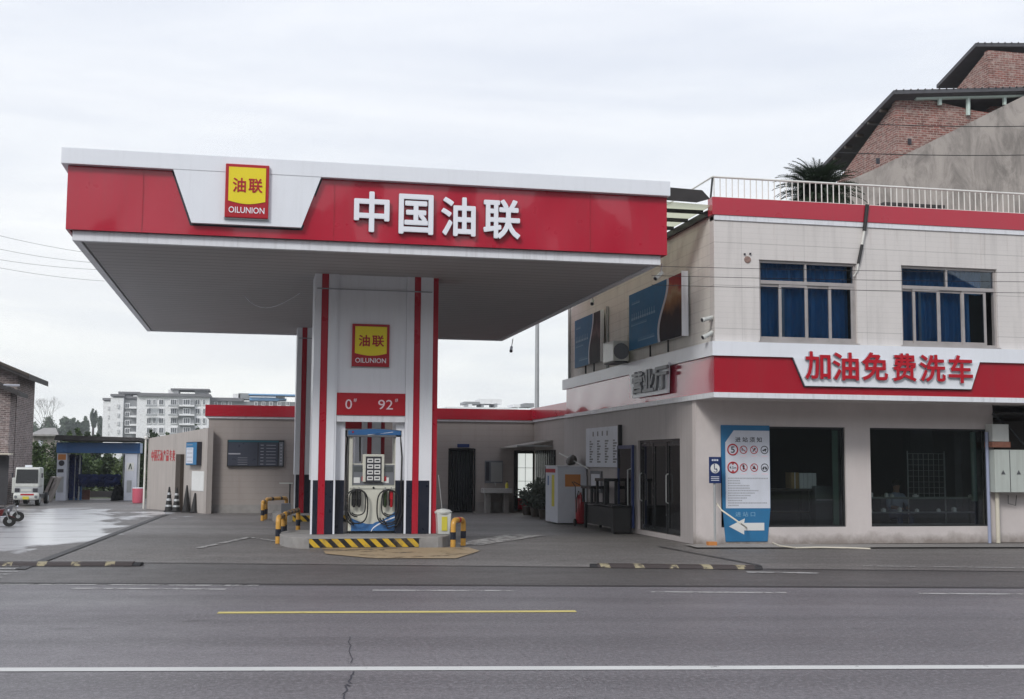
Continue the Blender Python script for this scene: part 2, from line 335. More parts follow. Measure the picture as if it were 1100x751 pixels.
# ------------------------------------------------------------------ mesh building
ORG = {}
class MB:
    def __init__(s): s.v = []; s.f = []; s.mi = []; s.cur = 0
    def mat(s, i): s.cur = i; return s
    def add(s, vs, fs):
        b = len(s.v); s.v += [tuple(v) for v in vs]
        for f in fs: s.f.append(tuple(b+i for i in f)); s.mi.append(s.cur)
        return s
    def box(s, x0, x1, y0, y1, z0, z1):
        x0, x1 = min(x0, x1), max(x0, x1); y0, y1 = min(y0, y1), max(y0, y1); z0, z1 = min(z0, z1), max(z0, z1)
        return s.add([(x, y, z) for z in (z0, z1) for y in (y0, y1) for x in (x0, x1)],
                     [(0, 2, 3, 1), (4, 5, 7, 6), (0, 1, 5, 4), (2, 6, 7, 3), (0, 4, 6, 2), (1, 3, 7, 5)])
    def obox(s, c, size, rz=0, rx=0, ry=0):
        m = Matrix.Translation(Vector(c)) @ Euler((rx, ry, rz)).to_matrix().to_4x4()
        a, b, d = (v/2 for v in size)
        return s.add([m @ Vector((x, y, z)) for z in (-d, d) for y in (-b, b) for x in (-a, a)],
                     [(0, 2, 3, 1), (4, 5, 7, 6), (0, 1, 5, 4), (2, 6, 7, 3), (0, 4, 6, 2), (1, 3, 7, 5)])
    def quad(s, *p): return s.add(p, [tuple(range(len(p)))])
    def extr(s, poly, d):
        """polygon of 3-D points swept by vector d"""
        n = len(poly); d = Vector(d); vs = [Vector(p) for p in poly]
        nrm = Vector((0, 0, 0))
        for i in range(n): nrm += vs[i].cross(vs[(i+1) % n])
        if nrm.dot(d) > 0: vs.reverse()
        return s.add(vs + [v+d for v in vs], [tuple(range(n)), tuple(range(2*n-1, n-1, -1))] + [((i+1) % n, i, n+i, n+(i+1) % n) for i in range(n)])
    def tube(s, pts, r, n=10, caps=True):
        pts = [Vector(p) for p in pts]; rs = r if isinstance(r, (list, tuple)) else [r]*len(pts)
        vs = []; up = None
        for i, p in enumerate(pts):
            d = (pts[min(i+1, len(pts)-1)] - pts[max(i-1, 0)]).normalized()
            if up is None: up = d.orthogonal().normalized()
            up = (up - d*up.dot(d)).normalized(); w = d.cross(up)
            for k in range(n):
                a = 2*PI*k/n; vs.append(p + (up*math.cos(a) + w*math.sin(a))*rs[i])
        fs = []
        for i in range(len(pts)-1):
            for k in range(n):
                a = i*n+k; b = i*n+(k+1) % n; fs.append((a, b, b+n, a+n))
        if caps: fs += [tuple(range(n-1, -1, -1)), tuple(range((len(pts)-1)*n, len(pts)*n))]
        return s.add(vs, fs)
    def cyl(s, p0, p1, r, n=16, r1=None): return s.tube([p0, p1], [r, r if r1 is None else r1], n)
    def lathe(s, c, prof, n=20, axis='Z'):
        c = Vector(c); vs = []
        for (r, h) in prof:
            for k in range(n):
                a = 2*PI*k/n; p = (r*math.cos(a), r*math.sin(a), h)
                if axis == 'X': p = (h, p[0], p[1])
                elif axis == 'Y': p = (p[0], h, p[1])
                vs.append(c + Vector(p))
        fs = [(i*n+k, i*n+(k+1) % n, (i+1)*n+(k+1) % n, (i+1)*n+k) for i in range(len(prof)-1) for k in range(n)]
        fs += [tuple(range(n-1, -1, -1)), tuple(range((len(prof)-1)*n, len(prof)*n))]
        if axis == 'Y': fs = [tuple(reversed(f)) for f in fs]
        return s.add(vs, fs)
    def build(s, name, mats, parent=None, smooth=False, bevel=0, origin=None):
        me = bpy.data.meshes.new(name)
        po = ORG.get(parent.name, Vector((0, 0, 0))) if parent else Vector((0, 0, 0))
        o0 = Vector(origin) if origin is not None else po
        me.from_pydata([tuple(Vector(v) - o0) for v in s.v], [], s.f)
        mats = mats if isinstance(mats, (list, tuple)) else [mats]
        for m in mats: me.materials.append(M[m] if isinstance(m, str) else m)
        for p, i in zip(me.polygons, s.mi): p.material_index = i; p.use_smooth = smooth
        me.update()
        if bevel or smooth:
            bm = bmesh.new(); bm.from_mesh(me)
            if bevel:
                bmesh.ops.bevel(bm, geom=[e for e in bm.edges if len(e.link_faces) == 2 and e.calc_face_angle(0) > .5], offset=bevel, segments=2, affect='EDGES', profile=.6)
            if smooth:
                for e in bm.edges:
                    if len(e.link_faces) == 2 and e.calc_face_angle(0) > .7: e.smooth = False
            bm.to_mesh(me); bm.free()
        o = bpy.data.objects.new(name, me); COL.objects.link(o)
        if parent: o.parent = parent; o.location = o0 - po
        else: o.location = o0
        ORG[o.name] = o0
        return o
def tag(o, label=None, cat=None, group=None, kind=None):
    for k, v in (('label', label), ('category', cat), ('group', group), ('kind', kind)):
        if v: o[k] = v
    return o
def thing(name, label, cat, loc=(0, 0, 0), group=None, rz=0):
    o = bpy.data.objects.new(name, None); COL.objects.link(o); o.empty_display_size = .2
    o.location = loc; o.rotation_euler.z = rz; ORG[o.name] = Vector(loc)
    return tag(o, label, cat, group)
def kids(o): return [c for c in bpy.data.objects if c.parent == o]
def dup(root, loc=None, label=None, rz=None, parent=None):
    c = root.copy(); COL.objects.link(c)
    if parent: c.parent = parent
    if loc is not None: c.location = loc
    if rz is not None: c.rotation_euler.z = rz
    if label: c['label'] = label
    for k in kids(root):
        dup(k, parent=c)
    return c
def text_mb(body, size=1, depth=.02, bold=0, mb=None, fit=None, origin=(0, 0, 0), right=(1, 0, 0), up=(0, 0, 1)):
    """lettering swept to real thickness. fit=(w,h): scaled to that box, lower left corner at origin; front faces -(up x right) side"""
    c = bpy.data.curves.new('lettering', 'FONT'); c.body = body; c.extrude = .5; c.offset = min(bold, .006); c.resolution_u = 3
    o = bpy.data.objects.new('lettering', c); COL.objects.link(o)
    dg = bpy.context.evaluated_depsgraph_get(); me = bpy.data.meshes.new_from_object(o.evaluated_get(dg))
    vs = [v.co.copy() for v in me.vertices]; fs = [tuple(p.vertices) for p in me.polygons]
    bpy.data.objects.remove(o); bpy.data.curves.remove(c); bpy.data.meshes.remove(me)
    x0 = min(v.x for v in vs); x1 = max(v.x for v in vs); y0 = min(v.y for v in vs); y1 = max(v.y for v in vs)
    sx = sy = size
    ex = max(0, bold-.006)*.62
    if fit: sx = fit[0]/(x1-x0+2*ex); sy = fit[1]/(y1-y0+2*ex); x0 -= ex; y0 -= ex
    rt = Vector(right); u = Vector(up); n = rt.cross(u); og = Vector(origin)
    mb = mb or MB()
    # heavier strokes: the glyph laid several times, each copy a hair deeper than the last
    for k, (dx, dy) in enumerate([(0, 0), (ex, 0), (-ex, 0), (0, ex), (0, -ex), (ex*.7, ex*.7), (-ex*.7, -ex*.7), (ex*.7, -ex*.7), (-ex*.7, ex*.7)] if ex > .004 else [(0, 0)]):
        mb.add([og + rt*((v.x+dx-x0)*sx) + u*((v.y+dy-y0)*sy) + n*((v.z+.5)*(depth-k*.0004)+(.00015*k if v.z < 0 else 0)) for v in vs], fs)
    return mb

# ================================================================== SETTING
def ground_z(y): return 0 if y < 36 else -.012*(y-36) if y < 62 else -.312
def sheet(name, mat, pts, z, kind='structure', cut=True, label=None):
    """flat paving polygon (x,y pairs, convex) laid z above the ground, following its fall"""
    bm = bmesh.new(); f = bm.faces.new([bm.verts.new((x, y, 0)) for x, y in pts])
    for yy in (36, 62):
        bmesh.ops.bisect_plane(bm, geom=bm.verts[:]+bm.edges[:]+bm.faces[:], plane_co=(0, yy, 0), plane_no=(0, 1, 0))
    for v in bm.verts: v.co.z = ground_z(v.co.y)+z
    bmesh.ops.recalc_face_normals(bm, faces=bm.faces)
    if bm.faces[:] and sum(f.normal.z for f in bm.faces) < 0: bmesh.ops.reverse_faces(bm, faces=bm.faces)
    me = bpy.data.meshes.new(name); bm.to_mesh(me); bm.free(); me.materials.append(M[mat])
    o = bpy.data.objects.new(name, me); COL.objects.link(o); o['kind'] = kind
    return o
BIG = 3000
sheet('ground', 'soil', [(-BIG, -BIG), (BIG, -BIG), (BIG, BIG), (-BIG, BIG)], -.02)
ry = lambda x: 16.29-.192*x
sheet('road', 'asphalt', [(-90, -6), (90, -6), (90, ry(90)+8), (60, ry(60)), (-60, ry(-60)), (-90, ry(-90))], 0)
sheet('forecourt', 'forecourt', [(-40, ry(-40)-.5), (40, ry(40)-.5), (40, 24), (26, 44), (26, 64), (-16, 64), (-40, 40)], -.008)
def strip(name, mat, a, b, w, z=.004, w2=None):
    a = Vector(a); b = Vector(b); d = (b-a).normalized(); n = Vector((-d.y, d.x)); w2 = w2 or w
    return sheet(name, mat, [a-n*w/2, b-n*w2/2, b+n*w2/2, a+n*w/2], z)
# darker resurfaced strip between the road and the forecourt
sheet('road_shoulder', 'shoulder', [(-60, ry(-60)-.25), (60, ry(60)-.25), (60, 20.57-.256*63.8+.5), (20, 14.6), (-3.87, 20.57), (-60, 34.5)], -.004)
sheet('gutter', 'tar_dark', [(-60, ry(-60)-.05), (60, ry(60)-.05), (60, ry(60)+.13), (-60, ry(-60)+.13)], .004)
strip('road_edge_line', 'line_white', (-60, 19.1), (60, .39), .17)
strip('road_verge_line', 'line_faded', (-9, 18.07), (.1, 16.15), .16)
strip('road_centre_line', 'line_yellow', (-.33, 13.35), (3.45, 12.88), .15)
for a, b in (((-2.17, 16.13), (-.3, 15.74)), ((1.49, 15.36), (3.23, 15.03)), ((4.9, 14.66), (6.55, 14.31)), ((8.16, 13.98), (9.9, 13.6))):
    strip('road_dash_line', 'line_faded', a, b, .12)
strip('forecourt_seam', 'tar_dark', (-30, 27.2), (11.49, 16.63), .07)
strip('forecourt_seam', 'tar_dark', (-3.30, 19.0), (-2.50, 38.3), .16, .006)
strip('forecourt_seam', 'tar_dark', (7.7, 22.6), (7.9, 18.2), .06, .006)
strip('pavement_apron', 'pave_pale', (8.30, 22.45), (30, 20.2), .9, .02)
strip('bay_line', 'line_faded', (-.95, 23.2), (-.05, 26.3), .13)
strip('bay_line', 'line_faded', (-.05, 26.3), (.7, 24.5), .13)
strip('bay_line', 'line_faded', (4.1, 23.5), (6.0, 26.6), .6, .004, .9)
strip('bay_line', 'line_faded', (7.2, 17.1), (8.2, 16.8), .2)
strip('bay_line', 'line_faded', (9.5, 17.9), (13, 16.9), .08)
sheet('island_paint', 'yellow_faded', [(1.27, 22.9), (1.26, 21.5), (1.97, 20.4), (3.34, 20.2), (4.05, 21.84), (4.0, 22.75)], .004)
for k in range(5):
    strip('corner_hatching', 'line_faded', (-4.6+k*.05, 18.0+k*.45), (-3.3+k*.02, 17.75+k*.45), .12)
def crack(pts, w, seed):
    rn = random.Random(seed); 
    out = []
    for (a, b) in zip(pts, pts[1:]):
        for k in range(6): t = k/6; out.append((a[0]+(b[0]-a[0])*t+rn.uniform(-.018, .018), a[1]+(b[1]-a[1])*t+rn.uniform(-.05, .05)))
    out.append(pts[-1]); m_ = MB()
    for a, b in zip(out, out[1:]): m_.add([(a[0]-w, a[1], .0045), (a[0]+w, a[1], .0045), (b[0]+w, b[1], .0045), (b[0]-w, b[1], .0045)], [(0, 1, 2, 3)])
    m_.build('road_crack', 'ink')['kind'] = 'structure'
crack([P(x_, y_, Z=0)[:2] for x_, y_ in ((368, 755), (371, 740), (376, 733), (380, 722))], .006, 1); crack([P(x_, y_, Z=0)[:2] for x_, y_ in ((379, 714), (375, 700), (376, 684))], .0035, 2)
# hill far behind with its woods
hb = MB(); random.seed(5)
nx, ny = 60, 10
hv = []
for j in range(ny+1):
    for i in range(nx+1):
        x = -520+i*20; t = j/ny; y = 240+t*420
        h = (1-math.cos(PI*min(1, t*1.6)))/2*(10+3*math.sin(x*.013+1)+1.5*math.sin(x*.05))*(1 if x < -20 else max(0, 1-(x+20)/50))
        hv.append((x, y, h-1))
hb.add(hv, [(j*(nx+1)+i, j*(nx+1)+i+1, (j+1)*(nx+1)+i+1, (j+1)*(nx+1)+i) for j in range(ny) for i in range(nx)])
hill = tag(hb.build('hill', 'soil', None, True), kind='structure')

# unseen dark bank, added behind the camera to darken the shop window reflections
bk_ = MB(); bv = []
for j in range(9):
    for i in range(49):
        x = -144+i*6; t = j/8; bv.append((x, -13-t*26, -.1+(1-math.cos(PI*t))/2*(17+3*math.sin(x*.07)+1.5*math.sin(x*.31+j))))
bk_.add(bv, [(j*49+i+1, j*49+i, (j+1)*49+i, (j+1)*49+i+1) for j in range(8) for i in range(48)])
tag(bk_.build('unseen_bank', 'unseen_bank_mat', None, True), kind='structure')

# ================================================================== CANOPY
CX0, CX1, CY0, CY1 = -3.16, 7.35, 21.0, 35.8
can = thing('forecourt_canopy', 'big flat filling station canopy with red and white fascia on white piers', 'canopy', (2.2, 28.4, 0))
MB().box(CX0+.25, CX1-.25, CY0+.25, CY1-.25, 5.27, 5.33).build('soffit', 'soffit', can)
MB().box(CX0+.1, CX1-.1, CY0+.1, CY1-.1, 6.1, 6.2).build('roof_deck', 'galv', can)
def ring(x0, x1, y0, y1, z0, z1, t, mb):
    mb.box(x0, x1, y0, y0+t, z0, z1).box(x0, x1, y1-t, y1, z0, z1).box(x0, x0+t, y0+t, y1-t, z0, z1).box(x1-t, x1, y0+t, y1-t, z0, z1); return mb
# red fascia: a gently dented sheet in front, plain returns
rf = MB(); random.seed(2)
n1, n2 = 60, 10
for i in range(n1):
    for j in range(n2):
        pass
fv = []
for j in range(n2+1):
    for i in range(n1+1):
        u = i/n1; v = j/n2; e = math.sin(PI*v)*.02
        d = e*(math.sin(u*37)+.6*math.sin(u*83+2))*.5 + .018*math.exp(-((u-.885)/.006)**2)*max(0, .6-v) + .014*math.exp(-((u-.78)/.02)**2)*max(0, .5-v)
        fv.append((CX0+(CX1-CX0)*u, CY0-.002-d, 5.42+v*1.08))
rf.add(fv, [(j*(n1+1)+i, j*(n1+1)+i+1, (j+1)*(n1+1)+i+1, (j+1)*(n1+1)+i) for j in range(n2) for i in range(n1)])
rf.box(CX0, CX1, CY0+.02, CY0+.06, 5.42, 6.49).box(CX0, CX1, CY1-.05, CY1, 5.42, 6.49).box(CX0, CX0+.05, CY0+.061, CY1-.051, 5.42, 6.49).box(CX1-.05, CX1, CY0+.061, CY1-.051, 5.42, 6.49)
rf.build('fascia_panel', 'canopy_red', can, True)
ring(CX0+.10, CX1-.10, CY0+.08, CY1-.08, 5.25, 5.415, .12, MB()).build('bottom_trim', 'white_trim', can)
MB().box(CX0-.10, CX1+.03, CY0-.12, CY1+.08, 6.503, 6.78).build('coping', 'white_panel', can, bevel=.01)
for k, u_ in enumerate((.115, .30, .42, .575, .70, .86)):
    x_ = CX0+(CX1-CX0)*u_; MB().box(x_, x_+.006, CY0-.0105, CY0-.004, 5.43, 6.48).build('panel_joint', 'deep_red', can)
# white panel carrying the logo
Yp = CY0-.112
tp = [P(186, 181, Y=Yp), P(205.5, 238.5, Y=Yp), P(323.5, 245, Y=Yp), P(345, 189, Y=Yp)]
tp[0].z = tp[3].z = 6.505; zb = (tp[1].z+tp[2].z)/2; tp[1].z = tp[2].z = zb
MB().extr([(p.x, Yp, p.z) for p in tp], (0, .10, 0)).build('logo_panel', 'white_panel', can)
MB().extr([(tp[0].x-.03, Yp+.101, 6.50), (tp[1].x-.025, Yp+.101, zb-.03), (tp[2].x+.025, Yp+.101, zb-.03), (tp[3].x+.03, Yp+.101, 6.50)], (0, .02, 0)).build('shadow_gap_trim', 'ink', can)
def logo_sign(x0, x1, z0, z1, y, label):
    w = x1-x0; h = z1-z0
    o = thing('logo_sign', label, 'sign', ((x0+x1)/2, y, z0), 'square red and yellow logo boards')
    MB().box(x0, x1, y-.06, y, z0, z1).build('board', 'red_logo', o, bevel=.012)
    q = [(x0+.075*w, z1-.06*h), (x1-.075*w, z1-.06*h)]
    zl = z0+.31*h; arc = [(x1-.075*w-(.85*w)*k/10, zl-.055*h*math.sin(PI*k/10)) for k in range(11)]
    MB().extr([(a, y-.061, b) for a, b in q+arc], (0, -.008, 0)).build('yellow_field', 'yellow_logo', o)
    c = MB()
    text_mb('油', fit=(.30*w, .27*h), depth=.008, bold=.03, mb=c, origin=(x0+.17*w, y-.0695, z0+.47*h))
    text_mb('联', fit=(.32*w, .27*h), depth=.008, bold=.03, mb=c, origin=(x0+.53*w, y-.0695, z0+.47*h))
    c.build('lettering', 'red_logo', o)
    text_mb('OILUNION', fit=(.82*w, .115*h), depth=.006, bold=.012, origin=(x0+.09*w, y-.0605, z0+.085*h)).build('lettering', 'white_letter', o)
    ring_ = MB().box(x0-.012, x1+.012, y-.03, y-.001, z0-.02, z0-.001); ring_.build('rim', 'steel', o)
    return o
a, b = P(241, 233, Y=Yp-.07), P(289.5, 178, Y=Yp-.07)
logo_sign(a.x, b.x, a.z, b.z, Yp-.012, 'red and yellow logo board on the white panel of the canopy edge')
# raised white characters on the fascia
st = thing('station_name_sign', 'four raised white Chinese characters along the red front of the canopy', 'sign', (3.05, 20.96, 5.65))
for ch, xa, xb, ya, yb in (('中', 379.8, 418.6, 207, 248.6), ('国', 428, 465.7, 210, 251), ('油', 473.5, 511, 213, 253), ('联', 519, 559, 215.5, 256)):
    p, q = P(xa, yb, Y=20.93), P(xb, ya, Y=20.93)
    m = MB(); text_mb(ch, fit=(q.x-p.x, q.z-p.z), depth=.012, bold=.035, mb=m, origin=(p.x, 20.92, p.z)); m.cur = 1
    text_mb(ch, fit=(q.x-p.x, q.z-p.z), depth=.055, bold=.033, mb=m, origin=(p.x, 20.976, p.z))
    m.build('character', ['white_letter', 'letter_side'], st)

# piers with the opening round each pump: one portal at the front, its twin at the back
UY, UD = 23.83, .85       # face and depth
ZT = 5.27
def portal(dy, back=False):
    p = MB()
    z0 = .2
    # left and right piers (white shells), lintel panel between them
    for (x0, x1, yo) in ((1.09, 1.22, 0), (1.36, 1.55, 0), (2.90, 3.05, 0), (3.18, 3.43, 0)):
        p.box(x0, x1, UY+dy+yo, UY+dy+UD, 1.235, ZT)
    p.box(1.22, 1.36, UY+dy+.03, UY+dy+UD, z0, ZT).box(3.05, 3.18, UY+dy+.03, UY+dy+UD, z0, ZT)
    # recessed inner cheek boards
    p.box(1.551, 1.74, UY+dy+.16, UY+dy+UD-.05, 1.235, ZT).box(2.74, 2.899, UY+dy+.16, UY+dy+UD-.05, 1.235, ZT)
    for xs in (1.09, 1.52, 2.90, 3.395): p.box(xs, xs+.035, UY+dy-.004, UY+dy+.05, z0, 1.234)
    o = p.build('portal', 'pier_white', can)
    for grp, cheek in ((((1.125, 1.22), (1.36, 1.52)), (1.555, 1.735)), (((2.935, 3.05), (3.18, 3.395)), (2.74, 2.895))):
        for (x0, x1) in grp: MB().box(x0, x1, UY+dy-.002, UY+dy+UD-.01, z0, 1.234).build('base_panel', 'black_base', o)
        MB().box(cheek[0], cheek[1], UY+dy+.155, UY+dy+UD-.05, z0, 1.234).build('base_panel', 'black_base', o)
    MB().box(3.43, 3.431, UY+dy+.06, UY+dy+UD-.02, z0, 1.234).build('base_panel', 'black_base', o)
    for (x0, x1) in ((1.225, 1.355), (3.055, 3.175)):
        MB().box(x0, x1, UY+dy-.006, UY+dy+.03, z0, ZT).build('red_stripe', 'stripe_red', o)
    MB().box(3.431, 3.54, UY+dy+.05, UY+dy+UD-.1, z0, ZT).build('red_stripe', 'stripe_red', o)
    MB().box(1.553, 2.897, UY+dy+.05, UY+dy+.12, 2.94, ZT).box(1.5, 1.515, UY+dy-.012, UY+dy, 1.24, ZT).box(2.94, 2.955, UY+dy-.012, UY+dy, 1.24, ZT).build('face_panel', 'pier_white', o)
    MB().box(1.553, 2.897, UY+dy+.02, UY+dy+.12, 2.375, 2.50).build('lintel', 'white_trim', o)
    MB().box(1.13, 3.40, UY+dy-.02, UY+dy-.003, 4.965, 4.985).build('joint_strip', 'letter_side', o)
    g = MB().box(1.556, 2.894, UY+dy+.0, UY+dy+.12, 2.503, 2.937); g.build('grade_panel', 'red_logo', o)
    return o
pf = portal(0)
pb = portal(9.87)
gs = thing('fuel_grade_sign', 'red fuel grade strip reading 0 and 92 above the front pump', 'sign', (2.2, UY, 2.5))
m = MB(); text_mb('0', fit=(.13, .19), depth=.012, bold=.0, mb=m, origin=(1.72, UY-.002, 2.62)); text_mb('#', fit=(.06, .07), depth=.012, mb=m, origin=(1.88, UY-.002, 2.76))
text_mb('92', fit=(.29, .19), depth=.012, bold=.0, mb=m, origin=(2.36, UY-.002, 2.62)); text_mb('#', fit=(.06, .07), depth=.012, mb=m, origin=(2.69, UY-.002, 2.77))
m.build('lettering', 'pink_letter', gs)
ring(1.556, 2.894, 0, 1, 0, 1, .01, MB())
MB().box(1.556, 2.894, UY-.004, UY, 2.503, 2.515).box(1.556, 2.894, UY-.004, UY, 2.925, 2.937).build('border', 'deep_red', gs)
logo_sign(1.83, 2.565, 3.46, 4.30, UY+.05, 'red and yellow logo board on the white face above the front pump')
wr = tag(MB().tube([P(262, 317, Z=5.262).lerp(P(322, 315, Z=5.262), k/10)-Vector((0, 0, .30*math.sin(PI*(k/10)**.8))) for k in range(11)], .008, 5).build('hanging_wire', 'white_trim'), 'thin pale loose wire sagging under the canopy left of the front pier', 'wire')

# ================================================================== ISLANDS
def island(y0, y1, label):
    o = thing('pump_island', label, 'kerb island', (2.2, (y0+y1)/2, 0), 'concrete pump islands')
    n = 12; pts = []
    x0, x1 = .95, 3.45; ym = (y0+y1)/2; ryy = (y1-y0)/2
    for k in range(n+1):
        a = PI/2+PI*k/n; pts.append((x0+.42*math.cos(a), ym+ryy*math.sin(a)))
    for k in range(n+1):
        a = -PI/2+PI*k/n; pts.append((x1+.36*math.cos(a), ym+ryy*math.sin(a)))
    MB().extr([(x, y, -.03) for x, y in pts], (0, 0, .225)).build('kerb', 'curb_concrete', o, bevel=.015)
    MB().box(1.04, 3.08, y0-.012, y0-.001, .008, .172).build('hazard_strip', 'hazard', o)
    MB().box(1.02, 3.10, y0-.02, y0-.0, .17, .186).build('nosing', 'galv', o)
    return o
island(22.95, 25.5, 'concrete pump island edged with yellow and black stripes nearest the road')
island(32.85, 35.3, 'concrete pump island edged with yellow and black stripes under the rear pier')

# ================================================================== PUMP
def coil(cx, cz, y, rx, rz, turns, r, mb, start=.5, ymul=.02, n=30, end=None):
    pts = []
    for k in range(int(n*turns)+1):
        a = 2*PI*(start+k/n); g = 1-.16*k/(n*turns)
        pts.append((cx+rx*g*math.sin(a)+.02*math.sin(3*a), y-ymul*k/n, cz+rz*g*math.cos(a)-.05*(1-g)))
    if end: pts += end
    mb.tube(pts, r, 8)
def pump(oy, label):
    o = thing('fuel_pump', label, 'fuel pump', (2.31, oy+.25, .2), 'fuel pumps inside the white portals')
    y = oy; x0, x1 = 1.83, 2.80
    MB().box(x0+.03, x1-.03, y+.03, y+.50, .2, .245).build('plinth', 'dark_metal', o)
    MB().box(x0, x1, y, y+.52, .246, 1.12).build('lower_cabinet', 'cream_metal', o, bevel=.012)
    # blue swoosh on the door
    w = MB(); pts = [(x0+.06+(x1-x0-.12)*k/16, y-.002, .50-.13*math.sin(PI*k/16*1.0)*(1 if k < 9 else .8)+.12*(k/16)**3) for k in range(17)]
    w.extr([(x0+.06, y-.002, .25)]+pts+[(x1-.06, y-.002, .25)], (0, -.004, 0)); w.build('blue_swoosh', 'blue_wave', o)
    s = MB(); sw = [(x0+.45+.46*k/12, .26+.27*(k/12)**.62) for k in range(13)]
    s.extr([(a, y-.007, b) for a, b in sw]+[(a, y-.007, b-.028) for a, b in reversed(sw)], (0, -.003, 0)); s.build('white_swoosh', 'white_letter', o)
    MB().box(x0+.02, x1-.02, y-.006, y, 1.062, 1.07).lathe(((x0+x1)/2, y-.02, 1.09), [(.02, 0), (.02, .02)], 10, 'Y').build('door_trim', 'dark_metal', o)
    # side posts and header
    MB().box(x0, x0+.07, y+.02, y+.50, 1.121, 2.08).box(x1-.07, x1, y+.02, y+.50, 1.121, 2.08).build('side_post', 'cream_metal', o, bevel=.01)
    h = MB(); hp = [(x0-.05, 2.09), (x1+.05, 2.09)]+[(x1+.05-(x1-x0+.1)*k/12, 2.215+.035*math.sin(PI*k/12)) for k in range(13)]
    h.extr([(a, y-.03, b) for a, b in hp], (0, .56, 0)); hh = h.build('header', 'grey_plastic', o)
    MB().extr([(a*1, y-.031, b*1) for a, b in [(x0-.03, 2.125), (x1+.03, 2.125)]+[(x1+.03-(x1-x0+.06)*k/12, 2.205+.034*math.sin(PI*k/12)) for k in range(13)]], (0, -.006, 0)).build('header_light_panel', 'blue_wave', hh)
    MB().extr([(x0+.35+.5*k/8, y-.038, 2.13+.05*(k/8)**1.5) for k in range(9)]+[(x0+.85-.5*k/8, y-.038, 2.19-.075*(k/8)) for k in range(9)], (0, -.003, 0)).build('header_light_panel', 'white_letter', hh)
    MB().lathe((x0+.06, y-.045, 2.175), [(.02, 0), (.02, .01)], 12, 'Y').build('emblem', 'red_logo', hh)
    # display bank
    MB().box(x0+.03, x1-.03, y+.06, y+.40, 1.121, 1.56).build('display_bank', 'cream_metal', o, bevel=.01)
    MB().box(x0+.06, x1-.06, y+.052, y+.06, 1.14, 1.54).build('control_panel', 'grey_plastic', o)
    for (a, b) in ((x0+.10, x0+.30), (x1-.30, x1-.10)):
        MB().box(a, b, y+.044, y+.052, 1.40, 1.51).build('price_display', 'screen_grey', o)
        MB().box(a, a+.12, y+.044, y+.052, 1.18, 1.29).build('notice', 'paper_white', o)
    for a in (x0+.255, x1-.285):
        MB().box(a, a+.055, y+.040, y+.052, 1.22, 1.31).build('stop_button', 'poster_red', o)
    hd = MB().box(2.10, 2.52, y-.0, y+.34, 1.45, 1.745).box(2.10, 2.52, y+.0, y+.04, 1.2, 1.45); hd.build('display_head', 'cream_metal', o, bevel=.012)
    MB().box(2.155, 2.465, y-.012, y-.001, 1.20, 1.70).build('keypad_panel', 'ink', o)
    for i in range(2):
        for j in range(4):
            q = MB().box(2.185+i*.14, 2.30+i*.14, y-.016, y-.0125, 1.235+j*.115, 1.315+j*.115)
            q.build('digit_window', 'paper_white', o)
            MB().box(2.205+i*.14, 2.28+i*.14, y-.018, y-.0165, 1.262+j*.115, 1.29+j*.115).build('digit', 'ink', o)
    # nozzles in their holsters
    for cx, mt in ((1.93, 'black_rubber'), (2.03, 'black_rubber'), (2.54, 'leaf_dark'), (2.66, 'red_logo')):
        MB().box(cx-.042, cx+.042, y-.03, y-.001, .74, 1.05).build('nozzle_holster', 'dark_metal', o, bevel=.008)
        z = MB().box(cx-.03, cx+.03, y-.105, y-.031, .86, 1.02).obox((cx, y-.10, .80), (.045, .045, .18), 0, .25)
        nz = z.build('nozzle', mt, o, bevel=.01)
        MB().tube([(cx, y-.08, 1.0), (cx, y-.09, 1.05), (cx, y-.05, 1.09)], .014, 8).build('spout', 'steel', nz)
    for cx, sgn in ((1.98, -1), (2.61, 1)):
        c = MB(); coil(cx+.05*sgn*-.2, .72, y-.09, .25, .36, 1.25, .014, c, .55 if sgn < 0 else .4)
        c.build('hose', 'black_rubber', o, True)
        c = MB(); coil(cx+.02, .80, y-.13, .19, .27, 1.1, .013, c, .5); c.build('hose', 'black_rubber', o, True)
    MB().tube([(x1+.03, y-.02, 2.10), (x1+.06, y-.05, 1.7), (x1+.05, y-.06, 1.1), (x1+.08, y-.07, .6), (x1-.02, y-.08, .36), (x1-.2, y-.08, .30), (2.5, y-.08, .50)], .015, 8).build('hose', 'black_rubber', o, True)
    MB().tube([(x0-.03, y+.1, 2.10), (x0-.06, y+.05, 1.7), (x0-.05, y, 1.1), (x0-.06, y-.04, .7), (x0+.1, y-.08, .36)], .015, 8).build('hose', 'black_rubber', o, True)
    MB().tube([(x0+.22, y+.2, 2.1), (x0+.23, y+.2, 1.6)], .018, 8).build('hose', 'black_rubber', o, True)
    return o
pu = pump(24.02, 'cream petrol pump with coiled black hoses and blue wave in the front opening')

